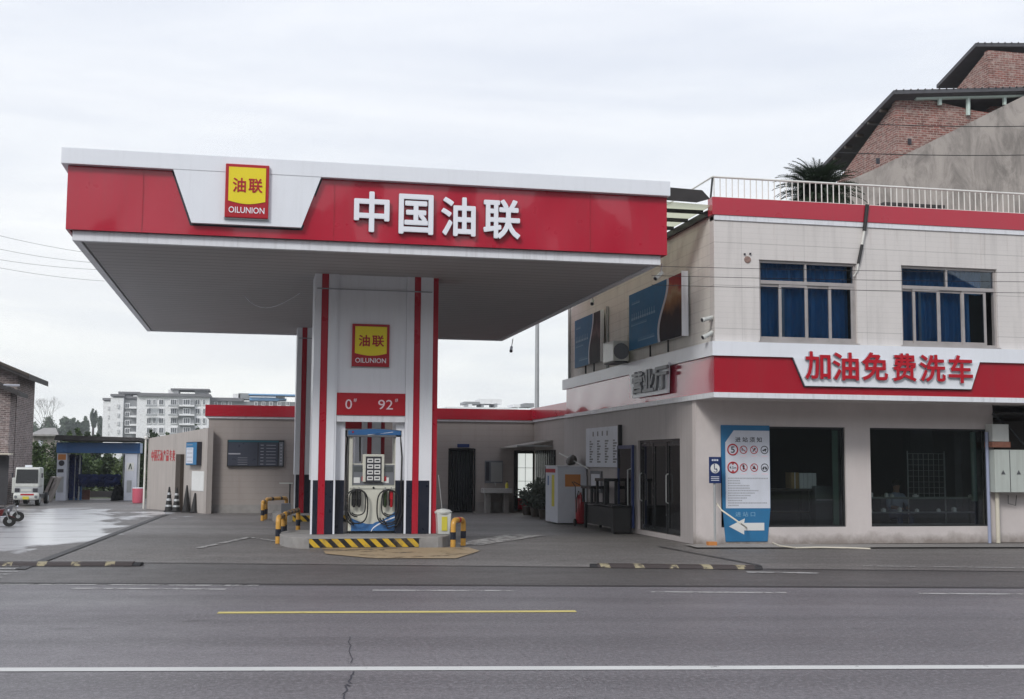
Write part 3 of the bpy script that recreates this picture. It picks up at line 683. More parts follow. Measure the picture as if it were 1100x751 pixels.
# ================================================================== GUARD HOOPS, BINS, BUMPS
def hoop(name_label, a, b, h=.50, r=.051, zoff=0):
    a = Vector((a[0], a[1], 0)); b = Vector((b[0], b[1], 0)); d = (b-a); L_ = d.length; d.normalize()
    o = thing('guard_hoop', name_label, 'bollard', (a+b)/2, 'yellow and black guard hoops around the pump islands')
    rc = min(.10, L_/2.2)
    path = [a, a+Vector((0, 0, h-rc))]
    for k in range(1, 7):
        t = PI/2*k/6; path.append(a+d*(rc*(1-math.cos(t)))+Vector((0, 0, h-rc+rc*math.sin(t))))
    path2 = [b+Vector((0, 0, h-rc)), b]
    for k in range(5, -1, -1):
        t = PI/2*k/6; path2.insert(0, b-d*(rc*(1-math.cos(t)))+Vector((0, 0, h-rc+rc*math.sin(t)))) if False else None
    arc2 = [b-d*(rc*(1-math.cos(PI/2*k/6)))+Vector((0, 0, h-rc+rc*math.sin(PI/2*k/6))) for k in range(6, 0, -1)]
    full = path+arc2+path2
    MB().tube(full, r, 16).build('pipe', 'bollard_yellow', o, True)
    for q in (a, b):
        MB().cyl(q+Vector((0, 0, .14)), q+Vector((0, 0, .28)), r+.003, 16).build('black_band', 'black_base', o, True)
    n = max(1, int(L_/.5)); 
    if L_ > .7:
        for k in range(n):
            q = a+d*(rc+(L_-2*rc)*(k+.35)/n)+Vector((0, 0, h)); MB().cyl(q, q+d*.13, r+.003, 16).build('black_band', 'black_base', o, True)
    else:
        q = (a+b)/2+Vector((0, 0, h)); MB().cyl(q-d*.04, q+d*.04, r+.003, 16).build('black_band', 'poster_red', o, True)
    return o
hoop('short yellow and black guard hoop right of the front pump island', (3.73, 22.92), (3.99, 23.3))
hoop('nearest yellow and black guard hoop left of the front pump island', (.50, 24.3), (.62, 25.35))
hoop('yellow and black guard hoop behind the left end of the front pump island', (.66, 25.9), (1.02, 28.2))
hoop('long yellow and black guard hoop left of the rear pump island', (.36, 34.6), (.95, 35.9), .54)
hoop('small yellow and black guard hoop at the far left of the rear island', (.27, 33.6), (.33, 34.3), .50)
def squeegee_bin(x, y, label):
    o = thing('squeegee_bin', label, 'bin', (x, y, .2), 'white squeegee bins on the islands')
    MB().extr([(x-.11, y-.13, .2), (x+.11, y-.13, .2), (x+.14, y-.14, .60), (x-.14, y-.14, .60)], (0, .27, 0)).build('body', 'truck_white', o, bevel=.01)
    MB().box(x-.05, x+.06, y-.146, y-.139, .27, .54).build('label_plate', 'yellow_sheet', o)
    MB().lathe((x, y, .60), [(.17, 0), (.175, .03), (.13, .07), (.03, .09)], 18).build('lid', 'truck_white', o, True)
    MB().tube([(x-.02, y, .62), (x-.10, y+.02, 1.35)], .010, 8).build('squeegee_handle', 'steel', o)
    return o
squeegee_bin(3.66, 23.72, 'white squeegee bin with a long handle beside the front pump')
bx = thing('squeegee_bin', 'dark box bin with a flat white lid beside the rear pier', 'bin', (.93, 33.9, .2), 'white squeegee bins on the islands')
MB().box(.76, 1.02, 33.8, 34.1, .2, .45).build('body', 'grey_plastic', bx, bevel=.01)
MB().cyl((.99, 34.05, .45), (.99, 34.05, .98), .02, 8).build('post', 'dark_metal', bx)
MB().box(.70, 1.06, 33.85, 34.15, .98, 1.01).build('lid', 'truck_white', bx)
def bump(x0, y0, x1, y1, label):
    a = Vector((x0, y0, 0)); b = Vector((x1, y1, 0)); d = (b-a).normalized(); n = Vector((-d.y, d.x, 0))
    o = thing('speed_bump', label, 'speed bump', (a+b)/2, 'rubber speed bumps')
    prof = [(-.17, 0), (-.11, .035), (-.04, .052), (.04, .052), (.11, .035), (.17, 0)]
    m = MB(); m.extr([a+n*q+Vector((0, 0, z+.004)) for q, z in prof], b-a); m.build('rubber_body', 'speed_bump', o)
    for e in (a-d*.12, b):
        MB().extr([e+n*q*.9+Vector((0, 0, z*.8+.004)) for q, z in prof], d*.12).build('end_cap', 'black_rubber', o)
bump(-5.3, 20.0, -1.75, 19.55, 'worn rubber speed bump left of the forecourt entrance')
bump(5.25, 18.32, 7.55, 17.66, 'worn yellow and brown rubber speed bump in front of the shop')

# ================================================================== STATION BUILDING (right, two storeys)
sb = thing('station_building', 'two storey station shop with red and white fascia band and blue curtained windows', 'building', (12, 27, 0))
FX, FY, FYU, UYB = 8.62, 22.93, 21.9, 32.9   # side plane, ground floor front, upper front, upper back
XR = 19.0
def wall_y(mb, y0, y1, x0, x1, z0, z1, holes):
    """wall across X with rectangular holes (x0,x1,z0,z1)"""
    xs = sorted({x0, x1, *[h[0] for h in holes], *[h[1] for h in holes]})
    for a, b in zip(xs, xs[1:]):
        hs = sorted([h for h in holes if h[0] <= a and h[1] >= b], key=lambda h: h[2]); z = z0
        for h in hs:
            if h[2] > z: mb.box(a, b, y0, y1, z, h[2])
            z = h[3]
        if z < z1: mb.box(a, b, y0, y1, z, z1)
    return mb
LW = [(9.13, 11.84, .34, 2.36), (12.39, 15.08, .34, 2.36)]
m = wall_y(MB(), FY, FY+.22, FX, 15.22, 0, 2.87, LW)
m.build('front_wall', 'plaster', sb)
m = MB()
for a, b, z0, z1 in ((FY+.221, 23.9, 0, 2.87), (26.72, 33.5, 0, 2.87), (23.9, 26.72, 2.12, 2.87), (23.9, 26.72, 0, .10)): m.box(FX, FX+.2, a, b, z0, z1)
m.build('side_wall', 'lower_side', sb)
MB().box(FX-.02, FX, FY-.005, FY+.18, 0, 2.86).build('corner_trim', 'plaster', sb)
UW = [(9.55, 11.62, 3.98, 5.58), (12.59, 14.73, 3.98, 5.59)]
wall_y(MB(), FYU, FYU+.22, FX, XR, 2.88, 6.40, UW).build('upper_front_wall', 'upper_front', sb)
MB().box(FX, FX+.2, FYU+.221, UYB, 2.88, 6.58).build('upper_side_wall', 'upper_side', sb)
MB().box(FX+.2, XR, UYB-.2, UYB, 2.88, 6.4).box(XR-.2, XR, FYU+.22, UYB-.2, 2.88, 6.4).build('rear_wall', 'upper_side', sb)
MB().box(FX+.2, XR-.2, FYU+.22, UYB-.2, 6.2, 6.38).build('roof_slab', 'curb_concrete', sb)
MB().box(FX+.01, XR, FYU+.01, UYB, 2.87, 2.879).build('overhang_soffit', 'plaster', sb)
MB().box(FX-.04, XR, FYU-.04, FYU+.2, 6.42, 6.765).build('parapet_band', 'canopy_red', sb)
MB().box(FX+.0, XR, FYU-.025, FYU+.2, 6.32, 6.418).build('parapet_trim', 'white_trim', sb)
# fascia band between the floors
MB().box(FX-.10, XR, FYU-.13, FYU-.001, 3.665, 3.94).box(FX-.10, FX-.001, FYU, 33.35, 3.665, 3.94).build('fascia_cap', 'white_panel', sb)
MB().box(FX-.05, XR, FYU-.08, FYU-.002, 2.965, 3.663).build('fascia_front_panel', 'deep_red', sb)
fsd = MB(); n1 = 44; n2 = 4; v_ = []
for j in range(n2+1):
    for i in range(n1+1):
        yy = FYU-.078+(33.12-FYU)*i/n1; k = j/n2
        v_.append((FX-.052-.006*math.sin(i*.9)*math.sin(PI*k)-.008*math.exp(-((i % 11)-5)**2/2)*math.sin(PI*k), yy, 2.967+.695*k))
fsd.add(v_, [(j*(n1+1)+i+1, j*(n1+1)+i, (j+1)*(n1+1)+i, (j+1)*(n1+1)+i+1) for j in range(n2) for i in range(n1)])
fsd.box(FX-.03, FX-.001, FYU+.01, 33.1, 2.97, 3.66)
M['side_red'] = plain('side_red', (.40, .015, .045), .2, 0, .75, .1, 1.2, .1, 2, .1, True)
fsd.build('fascia_side_panel', 'side_red', sb, True)
MB().box(FX-.07, XR, FYU-.10, FYU-.003, 2.865, 2.963).box(FX-.07, FX-.002, FYU, 33.2, 2.865, 2.963).build('fascia_bottom_trim', 'white_trim', sb)
# white panel and raised red characters over the shop front
Yb = FYU-.09
tp = [P(851, 383, Y=Yb), P(864, 415, Y=Yb), P(1042, 418, Y=Yb), P(1051, 387, Y=Yb)]
zt, zb = 3.666, (tp[1].z+tp[2].z)/2
MB().extr([(tp[0].x, Yb, zt), (tp[1].x, Yb, zb), (tp[2].x, Yb, zb), (tp[3].x, Yb, zt)], (0, -.05, 0)).build('sign_panel', 'white_panel', sb)
MB().extr([(tp[0].x-.02, Yb+.0, zt), (tp[1].x-.02, Yb, zb-.02), (tp[2].x+.02, Yb, zb-.02), (tp[3].x+.02, Yb, zt)], (0, -.02, 0)).build('shadow_gap_trim', 'ink', sb)
cw = thing('car_wash_offer_sign', 'six raised red Chinese characters on the white panel over the shop windows', 'sign', (12.1, Yb, 3.2))
for ch, xa, xb, ya, yb in (('加', 864.8, 891.6, 378, 407.5), ('油', 894.5, 921.8, 379, 408.5), ('免', 926, 953, 379, 408.5), ('费', 959, 983.5, 380, 409.5), ('洗', 988, 1014.8, 381.5, 410), ('车', 1019, 1044, 382, 411.5)):
    p, q = P(xa, yb, Y=Yb-.09), P(xb, ya, Y=Yb-.09)
    m = MB(); text_mb(ch, fit=(q.x-p.x, q.z-p.z), depth=.01, bold=.03, mb=m, origin=(p.x, Yb-.10, p.z)); m.cur = 1
    text_mb(ch, fit=(q.x-p.x, q.z-p.z), depth=.05, bold=.028, mb=m, origin=(p.x, Yb-.051, p.z))
    m.build('character', ['red_letter', 'letter_side'], cw)
# grey sign on the side band
bh = thing('business_hall_sign', 'white board with three grey metal characters on the side band of the shop', 'sign', (FX-.1, 25.6, 3.1))
Xs = FX-.13
a0, a1 = P(677, 400, X=Xs), P(719, 392, X=Xs)
MB().extr([(Xs+.02, a0.y, 3.72), (Xs+.02, a0.y-.25, 3.08), (Xs+.02, a1.y+.05, 3.08), (Xs+.02, a1.y, 3.72)], (-.05, 0, 0)).build('board', 'white_panel', bh)
for ch, xa, xb in (('营', 680, 691.5), ('业', 691.8, 703.5), ('厅', 704, 718)):
    p, q = P(xa, 400, X=Xs-.05), P(xb, 400, X=Xs-.05)
    m = MB(); text_mb(ch, fit=(p.y-q.y, .50), depth=.06, bold=.04, mb=m, origin=(Xs-.031, p.y, 3.16+.0), right=(0, -1, 0))
    m.build('character', 'silver_letter', bh)
# upper windows
def upper_window(x0, x1, z0, z1, split, lab, gap=None):
    y = FYU+.06; o = None
    f = MB(); t = .05; w = x1-x0
    f.box(x0, x1, y, y+.08, z0, z0+t).box(x0, x1, y, y+.08, z1-t, z1).box(x0, x0+t, y, y+.08, z0+t, z1-t).box(x1-t, x1, y, y+.08, z0+t, z1-t)
    zm = z1-.43; f.box(x0+t, x1-t, y-.006, y+.085, zm-.035, zm+.035)
    f.box(x0+.485*w-.02, x0+.485*w+.02, y, y+.08, zm+.035, z1-t)
    f.box(x0-.03, x1+.03, FYU-.03, y, z0-.05, z0-.003)
    fr = f.build('window', 'frame_alu', sb)
    MB().box(x0+t, x1-t, y+.035, y+.041, zm+.035, z1-t).build('pane', 'glass_blue', fr)
    for k, (a, b) in enumerate(split):
        g = MB(); a = x0+a*w; b = x0+b*w; yy = y+(.005 if k % 2 else .028)
        g.box(a, b, yy, yy+.03, z0+t, z0+t+.05).box(a, b, yy, yy+.03, zm-.085, zm-.035).box(a, a+.055, yy, yy+.03, z0+t+.05, zm-.085).box(b-.055, b, yy, yy+.03, z0+t+.05, zm-.085)
        s = g.build('sliding_sash', 'frame_alu', sb); MB().box(a+.055, b-.055, yy+.012, yy+.017, z0+t+.05, zm-.085).build('pane', 'glass_blue', s)
    return fr
upper_window(9.55, 11.62, 3.98, 5.58, ((.0, .27), (.21, .50), (.485, .75), (.72, .975)), '')
upper_window(12.59, 14.73, 3.98, 5.59, ((.0, .22), (.13, .405), (.395, .66), (.64, .895)), '')
def curtain(x0, x1, z0, z1, y, label_seed):
    c = MB(); n = int((x1-x0)*60); random.seed(label_seed); ph = random.random()*6
    vs = []
    for j in range(3):
        for i in range(n+1):
            x = x0+(x1-x0)*i/n; a = .035*math.sin(x*26+ph+.4*j)+.018*math.sin(x*61+ph*2); vs.append((x, y+a, z0+(z1-z0)*j/2))
    c.add(vs, [(j*(n+1)+i, j*(n+1)+i+1, (j+1)*(n+1)+i+1, (j+1)*(n+1)+i) for j in range(2) for i in range(n)])
    return c.build('curtain', 'curtain_blue', sb, True)
curtain(9.62, 11.58, 4.0, 5.6, FYU+.33, 1); curtain(12.6, 14.30, 4.0, 5.2, FYU+.33, 2); curtain(12.6, 14.6, 5.1, 5.6, FYU+.40, 3)
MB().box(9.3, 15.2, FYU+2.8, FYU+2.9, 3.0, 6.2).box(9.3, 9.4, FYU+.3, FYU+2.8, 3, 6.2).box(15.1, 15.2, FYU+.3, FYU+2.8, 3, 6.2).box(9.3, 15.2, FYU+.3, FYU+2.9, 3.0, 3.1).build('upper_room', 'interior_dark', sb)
# shop windows and the dim room behind
for (x0, x1, z0, z1) in LW:
    t = .035; y = FY+.06
    f = MB().box(x0, x1, y, y+.06, z0, z0+t).box(x0, x1, y, y+.06, z1-t, z1).box(x0, x0+t, y, y+.06, z0+t, z1-t).box(x1-t, x1, y, y+.06, z0+t, z1-t)
    w = f.build('shop_window', 'dark_metal', sb)
    MB().box(x0+t, x1-t, y+.025, y+.035, z0+t, z1-t).build('pane', 'glass_shop', w)
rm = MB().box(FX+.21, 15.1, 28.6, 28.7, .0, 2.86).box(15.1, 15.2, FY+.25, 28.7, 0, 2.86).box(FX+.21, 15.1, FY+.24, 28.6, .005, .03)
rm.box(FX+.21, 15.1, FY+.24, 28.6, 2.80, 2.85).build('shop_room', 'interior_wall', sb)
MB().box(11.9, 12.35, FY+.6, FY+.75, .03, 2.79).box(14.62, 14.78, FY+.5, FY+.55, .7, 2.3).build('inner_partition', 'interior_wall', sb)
M['green_frame'] = plain('green_frame', (.10, .17, .13), .5)
MB().box(11.62, 11.74, FY+.14, FY+.17, .38, 2.3).box(14.78, 14.90, FY+.14, FY+.17, .85, 2.3).build('window_side_track', 'green_frame', sb)
# glass doors on the side
dz0, dz1 = .11, 2.11
df = MB().box(FX+.05, FX+.12, 23.9, 26.72, 2.06, 2.115).box(FX+.05, FX+.12, 23.9, 23.96, dz0, 2.06).box(FX+.05, FX+.12, 26.66, 26.72, dz0, 2.06).box(FX+.05, FX+.12, 24.85, 24.90, dz0, 2.06)
df.build('door_frame', 'door_black', sb)
for k_, (a, b) in enumerate(((23.96, 24.85), (24.90, 25.78), (25.78, 26.66))):
    d = MB().box(FX+.06, FX+.10, a+.02, a+.08, dz0+.01, 2.05).box(FX+.06, FX+.10, b-.08, b-.02, dz0+.01, 2.05).box(FX+.06, FX+.10, a+.08, b-.08, dz0+.01, dz0+.12).box(FX+.06, FX+.10, a+.08, b-.08, 1.98, 2.05)
    d = d.build('glass_door', 'door_black', sb)
    MB().box(FX+.078, FX+.084, a+.08, b-.08, dz0+.12, 1.98).build('pane', 'glass_shop', d)
    if k_ != 1: MB().tube([(FX+.06, b-.05, .75), (FX+.01, b-.05, .78), (FX+.01, b-.05, 1.35), (FX+.06, b-.05, 1.38)], .014, 8).build('handle', 'steel', d)
# open leaf with navy frame beside the doors
ol = MB(); 
for (y0, y1, z0, z1) in ((26.85, 26.93, .12, 2.02), (27.95, 28.03, .12, 2.02), (26.93, 27.95, 1.94, 2.02), (26.93, 27.95, .12, .22)): ol.box(FX-.10, FX-.05, y0, y1, z0, z1)
o_ = ol.build('open_door_leaf', 'navy_sign', sb); MB().box(FX-.078, FX-.072, 26.93, 27.95, .22, 1.94).build('pane', 'glass_shop', o_)
MB().tube([(FX-.06, 27.02, .55), (FX-.15, 27.02, .58), (FX-.15, 27.02, 1.45), (FX-.06, 27.02, 1.48)], .016, 8).build('handle', 'steel', o_)
# roof railing
rl = thing('roof_railing', 'white steel railing along the flat roof edge above the red parapet', 'railing', (12, 22, 6.77))
MB().tube([(FX+.03, 22.02, 7.20), (XR, 22.02, 7.22)], .022, 10).tube([(FX+.03, 22.02, 6.80), (XR, 22.02, 6.80)], .010, 8).tube([(FX+.03, 22.02, 7.20), (FX+.03, 30, 7.22)], .018, 8).build('top_rail', 'rail_white', rl)
x = FX+.06; m = MB()
bars = []
while x < 16.6:
    bars.append(MB().cyl((x, 22.02, 6.77), (x, 22.02, 7.2), .0115, 8).build('baluster', 'rail_white', rl)); x += .1265
m = MB().tube([(FX-.02, 22.0, 6.77), (FX+.03, 22.02, 7.18)], .02, 6)
m.build('stay', 'dark_metal', rl)
# side awning under the roof edge
aw = thing('side_awning', 'translucent ribbed lean-to awning high on the shop side wall behind the canopy', 'awning', (8, 26, 6.6))
m = MB(); m.extr([(7.46, 22.0, 6.62), (8.60, 22.0, 6.60), (8.60, 22.0, 6.63), (7.46, 22.0, 6.66)], (0, 9.8, 0)); m.build('sheet', 'awning_sheet', aw)
for k in range(12):
    y = 22.35+k*.86; MB().box(7.47, 8.58, y, y+.07, 6.53, 6.599).build('rafter', 'dark_metal', aw)
MB().box(8.54, 8.615, 22.13, 31.8, 6.42, 6.535).build('ledger', 'dark_metal', aw)
MB().extr([(7.4, 21.93, 6.68), (8.30, 21.93, 6.66), (8.56, 21.93, 6.74), (8.40, 21.93, 6.90), (7.4, 21.93, 6.93)], (0, .05, 0)).build('front_board', 'roof_dark', aw)

# ------------------------------------------------------------------ things on the shop
def billboard(y0, y1, z0, z1, label, photo):
    o = thing('wall_billboard', label, 'billboard', (FX-.1, (y0+y1)/2, z0), 'blue billboards on the upper side wall')
    L_ = y1-y0
    MB().box(FX-.14, FX-.06, y0, y1, z0, z1).build('panel', 'galv', o)
    ys = y1-.64*L_
    n = 14; cur = [(ys+.05*L_*math.sin(PI*1.6*k/n+.3)-.10*L_*(k/n-.5), z0+(z1-z0)*k/n) for k in range(n+1)]
    X = FX-.141
    MB().extr([(X, y1, z0), (X, y1, z1)]+[(X, a, b) for a, b in reversed(cur)], (-.006, 0, 0)).build('blue_field', 'poster_blue', o)
    MB().extr([(X, y0+.03, z0)]+[(X, a-.02, b) for a, b in cur]+[(X, y0+.03, z1)], (-.004, 0, 0)).build('photo_field', photo, o)
    MB().extr([(X, a-.035*L_*.6, b) for a, b in cur]+[(X, a+.012*L_, b) for a, b in reversed(cur)], (-.009, 0, 0)).build('curved_stripe', 'poster_white', o)
    MB().box(FX-.20 if L_ > 3 else FX-.15, FX-.06, y0-.02, y0-.001, z0-.02, z1+.01).build('side_frame', 'white_trim', o)
    t = MB(); random.seed(int(y0*7)); X -= .0065
    for (za, hh, a0, a1) in ((.80, .05, .06, .22), (.52, .12, .05, .50), (.42, .045, .05, .35), (.12, .06, .18, .50)):
        yy = y1-a0*L_
        while yy > y1-a1*L_:
            wd = hh*(z1-z0)*.75; t.box(X-.002, X, yy-wd, yy, z0+za*(z1-z0), z0+(za+hh)*(z1-z0)*1.0 if False else z0+za*(z1-z0)+hh*(z1-z0)*.35)
            t.box(X-.002, X, yy-wd*.6, yy-wd*.35, z0+za*(z1-z0)+hh*(z1-z0)*.35, z0+(za+hh)*(z1-z0)); yy -= wd*1.35
    M.setdefault('pale_print', plain('pale_print', (.20, .38, .55), .5)); t.build('faded_lettering', 'pale_print', o)
    for yy in (y0+.3*L_, y0+.62*L_): MB().cyl((FX-.1, yy, 3.95), (FX-.1, yy, z0), .022, 8).build('post', 'dark_metal', o)
    return o
def photo_mat(name, stops, vec=(1, 1, 1), sc=2):
    m_ = bpy.data.materials.new(name); nt, N, L = nodes(m_)
    t = nt.nodes.new('ShaderNodeTexCoord'); s = nt.nodes.new('ShaderNodeSeparateXYZ'); L.new(t.outputs['Object'], s.inputs[0])
    v = mth(nt, 'ADD', mth(nt, 'MULTIPLY', s.outputs['Z'], .77), mth(nt, 'MULTIPLY', mth(nt, 'SUBTRACT', noise(nt, sc, 6, coords(nt, vec), .6), .5), .55))
    bsdf(nt, ramp(nt, v, stops), .6, spec=.2); return m_
M['photo_warm'] = photo_mat('photo_warm', [(0, (.015, .012, .02)), (.40, (.05, .03, .03)), (.62, (.30, .15, .07)), (.74, (.42, .30, .18)), (.84, (.35, .06, .05)), (1, (.25, .02, .03))])
M['photo_dark'] = photo_mat('photo_dark', [(0, (.02, .02, .025)), (.45, (.06, .045, .05)), (.6, (.16, .10, .11)), (.8, (.05, .035, .04)), (1, (.03, .03, .03))], (1, 2, .7), 3)
billboard(23.2, 26.9, 4.2, 5.5, 'larger blue billboard with a fiery red photo strip on the upper side wall', 'photo_warm')
billboard(29.3, 31.8, 4.16, 5.45, 'smaller blue billboard with a dark brown photo strip on the upper side wall', 'photo_dark')
cas = MB().box(FX-.03, FX-.001, 27.4, 28.9, 4.0, 5.3); cas.build('blank_window', 'upper_side', sb)
MB().tube([(FX-.06, 28.95, 3.95), (FX-.06, 28.95, 5.5)], .04, 8).build('drain_pipe', 'galv', sb); MB().tube([(FX-.05, 32.75, 3.9), (FX-.05, 32.75, 6.3)], .04, 8).build('drain_pipe', 'galv', sb)
ac = thing('air_conditioner', 'weathered white air conditioner unit on the side band between the two billboards', 'air conditioner', (8.35, 27.6, 3.94))
MB().box(8.12, 8.50, 27.0, 27.85, 3.97, 4.45).build('casing', 'truck_white', ac, bevel=.015)
MB().lathe((8.31, 26.999, 4.20), [(.19, -.012), (.17, -.018), (.02, -.02)], 20, 'Y').build('fan_grille', 'grey_plastic', ac)
MB().box(8.15, 8.47, 27.0, 27.85, 3.94, 3.969).build('bracket', 'dark_metal', ac)
def camera_unit(p, d, label, hang=None, mount=None, mt='truck_white'):
    o = thing('security_camera', label, 'security camera', p, 'security cameras')
    p = Vector(p); d = Vector(d).normalized()
    MB().tube([p, p+d*.20, p+d*.21, p+d*.25], [.042, .042, .050, .048], 12).build('camera_body', mt, o, True)
    MB().tube([p+d*.25, p+d*.256], .036, 12).build('lens', 'ink', o)
    if mount: MB().tube([mount, ((Vector(mount)+p)/2).lerp(p+d*.08, .3), p+d*.08], .014, 8).build('bracket', 'steel', o)
    return o
camera_unit(P(711, 293, Y=22.4), (-.55, -.35, -.45), 'white security camera hanging from the right front edge of the canopy', mount=P(711, 286, Y=22.4)+Vector((0, 0, .05)))
camera_unit(P(636.5, 323, Y=27.2), (-.2, -.6, -.3), 'small white security camera under the right canopy edge above the far billboard', mount=P(637, 319, Y=27.2)+Vector((0, 0, .1)))
camera_unit(P(549.5, 373, Y=35.3), (-.2, -.7, -.5), 'dark security camera hanging from the rear right canopy corner', mount=P(551, 364, Y=35.3), mt='grey_plastic')
camera_unit((8.60, 21.98, 4.42), (-.85, -.25, -.25), 'upper white security camera at the shop wall corner', mount=(8.60, 22.15, 4.40))
camera_unit((8.60, 21.98, 4.13), (-.8, -.2, -.42), 'lower white security camera at the shop wall corner', mount=(8.60, 22.15, 4.16))
# conduit down the front
cd = thing('conduit_pipe', 'black and white conduit running down over the red parapet to the left curtained window', 'pipe', (11.8, 21.85, 5))
q = [P(931.5, 220, Y=FYU-.06), P(928.5, 248, Y=FYU-.06)]
MB().tube(q, .04, 8).build('upper_length', 'black_rubber', cd)
MB().tube([q[1], P(926, 263, Y=FYU-.04)], .024, 8).build('white_joint', 'rail_white', cd)
MB().tube([P(926, 263, Y=FYU-.04), P(922, 283, Y=FYU-.04)], .032, 8).build('lower_length', 'black_rubber', cd)
MB().tube([P(922, 283, Y=FYU-.04), P(921, 291, Y=FYU-.03), P(917, 297, Y=FYU+.03)], .015, 8).build('white_tail', 'rail_white', cd)
ob = thing('lamp_remains', 'rusty remains of a round lamp bracket on the upper front wall near its left end', 'lamp bracket', (9.32, 21.9, 5.55))
MB().lathe(P(803, 279, Y=FYU-.001), [(.085, -.0), (.08, -.02), (.03, -.03)], 14, 'Y').build('base_plate', 'rust', ob) if 'rust' in M else None
M['rust'] = plain('rust', (.28, .12, .08), .8, 0, 0, .5, 9); M['lamp_rust'] = plain('lamp_rust', (.30, .20, .17), .8, 0, 0, .7, 20)
MB().lathe(P(803, 279, Y=FYU-.001), [(.07, -.0), (.065, -.015), (.03, -.02)], 14, 'Y').build('base_plate', 'lamp_rust', ob)
MB().obox(P(800, 273, Y=FYU-.02), (.03, .03, .03)).build('fixing', 'ink', ob); MB().obox(P(806, 272.5, Y=FYU-.02), (.03, .03, .03)).build('fixing', 'ink', ob)
# palm-like cycad on the roof
cy = thing('cycad', 'dark green cycad with spreading fronds standing on the roof behind the railing', 'palm', (13.0, 25.2, 6.38))
MB().lathe((12.45, 25.2, 6.38), [(.22, 0), (.30, .35), (.32, .36), (.32, .42), (.26, .42)], 18).build('pot', 'rust', cy)
MB().tube([(12.45, 25.2, 6.78), (12.46, 25.2, 7.64)], [.17, .15], 10).build('trunk', 'bark', cy)
random.seed(11); fm = MB()
for k in range(170):
    a = random.random()*2*PI; el = random.uniform(-.15, 1.45); Ln = random.uniform(.85, 1.2)
    h = Vector((math.cos(a), math.sin(a), 0)); p = Vector((12.46, 25.2, 7.62)); pts = []
    for i in range(13):
        t = i/12; e = el-1.25*t*t
        pts.append(p.copy()); p += (h*math.cos(e)+Vector((0, 0, math.sin(e))))*(Ln/12)
    sd = h.cross(Vector((0, 0, 1))).normalized()
    for i in range(1, 13):
        d = (pts[i]-pts[i-1]).normalized(); ll = .27*math.sin(PI*min(1, .15+i/13))+.05
        for s_ in (-1, 1):
            for q2 in (0, .5):
                b0 = pts[i-1].lerp(pts[i], q2); tip = b0+(sd*s_*.85+d*.6+Vector((0, 0, .28))).normalized()*ll
                fm.add([b0-d*.017, b0+d*.017, tip], [(0, 1, 2)])
    fm.tube(pts, .008, 4, False)
fm.build('fronds', 'frond', cy)
# notice boards on the side wall
nb = thing('notice_board', 'white notice board with rows of dark characters on the shop side wall', 'notice board', (FX, 29.4, 1.5))
MB().box(FX-.09, FX-.001, 27.98, 30.86, 1.50, 2.50).build('board', 'poster_white', nb)
MB().box(FX-.10, FX-.0, 27.93, 27.979, 1.48, 2.52).build('painted_shade_edge', 'dark_metal', nb)  # shade on the board's near end, put in as a dark strip
t = MB(); X = FX-.0915
for k in range(4): t.box(X, X+.001, 30.1-k*.42, 30.22-k*.42, 2.28, 2.40)
for k, yy in enumerate((30.5, 29.8, 29.1, 28.4)):
    for j in range(9): t.box(X, X+.001, yy-.16-.08*((j*5+k) % 3), yy, 2.13-j*.065, 2.17-j*.065)
t.build('lettering', 'grey_letter', nb)
sn = thing('small_notice', 'small framed notice below the white notice board on the shop side wall', 'notice board', (FX, 30.3, .95))
MB().box(FX-.05, FX-.001, 29.6, 30.6, .85, 1.40).build('frame', 'grey_plastic', sn); MB().box(FX-.054, FX-.0505, 29.7, 30.5, .93, 1.32).build('paper', 'poster_white', sn)
# disabled access sign on a post
ds = thing('access_sign', 'small navy sign with a white wheelchair symbol on a grey post at the shop corner', 'sign', (8.87, 22.6, 0))
MB().cyl((8.87, 22.62, 0), (8.87, 22.62, 1.70), .024, 12).build('post', 'galv', ds)
MB().box(8.745, 8.99, 22.575, 22.595, 1.22, 1.735).build('plate', 'navy_sign', ds, bevel=.004)
m = MB().lathe((8.867, 22.574, 1.51), [(.095, 0), (.095, -.003)], 24, 'Y'); m.build('white_disc', 'paper_white', ds)
m = MB(); m.tube([(8.85, 22.568, 1.575), (8.85, 22.568, 1.50), (8.895, 22.568, 1.49), (8.91, 22.568, 1.455)], .008, 6).lathe((8.85, 22.569, 1.588), [(.012, 0), (.012, -.003)], 12, 'Y')
m.tube([(8.87+.038*math.cos(a*.5-2.6), 22.568, 1.475+.038*math.sin(a*.5-2.6)) for a in range(9)], .006, 6).build('wheelchair_symbol', 'navy_sign', ds)
m = MB()
for k in range(3): m.box(8.80+k*.048, 8.835+k*.048, 22.571, 22.574, 1.655, 1.69)
for j in range(3): m.box(8.78, 8.95, 22.571, 22.574, 1.27+j*.035, 1.283+j*.035)
m.build('small_print', 'poster_white', ds)
br = tag(MB().box(8.68, 8.86, 22.48, 22.60, .012, .09).build('loose_brick', 'orange', None, bevel=.006), 'orange red brick lying at the foot of the sign post', 'brick')
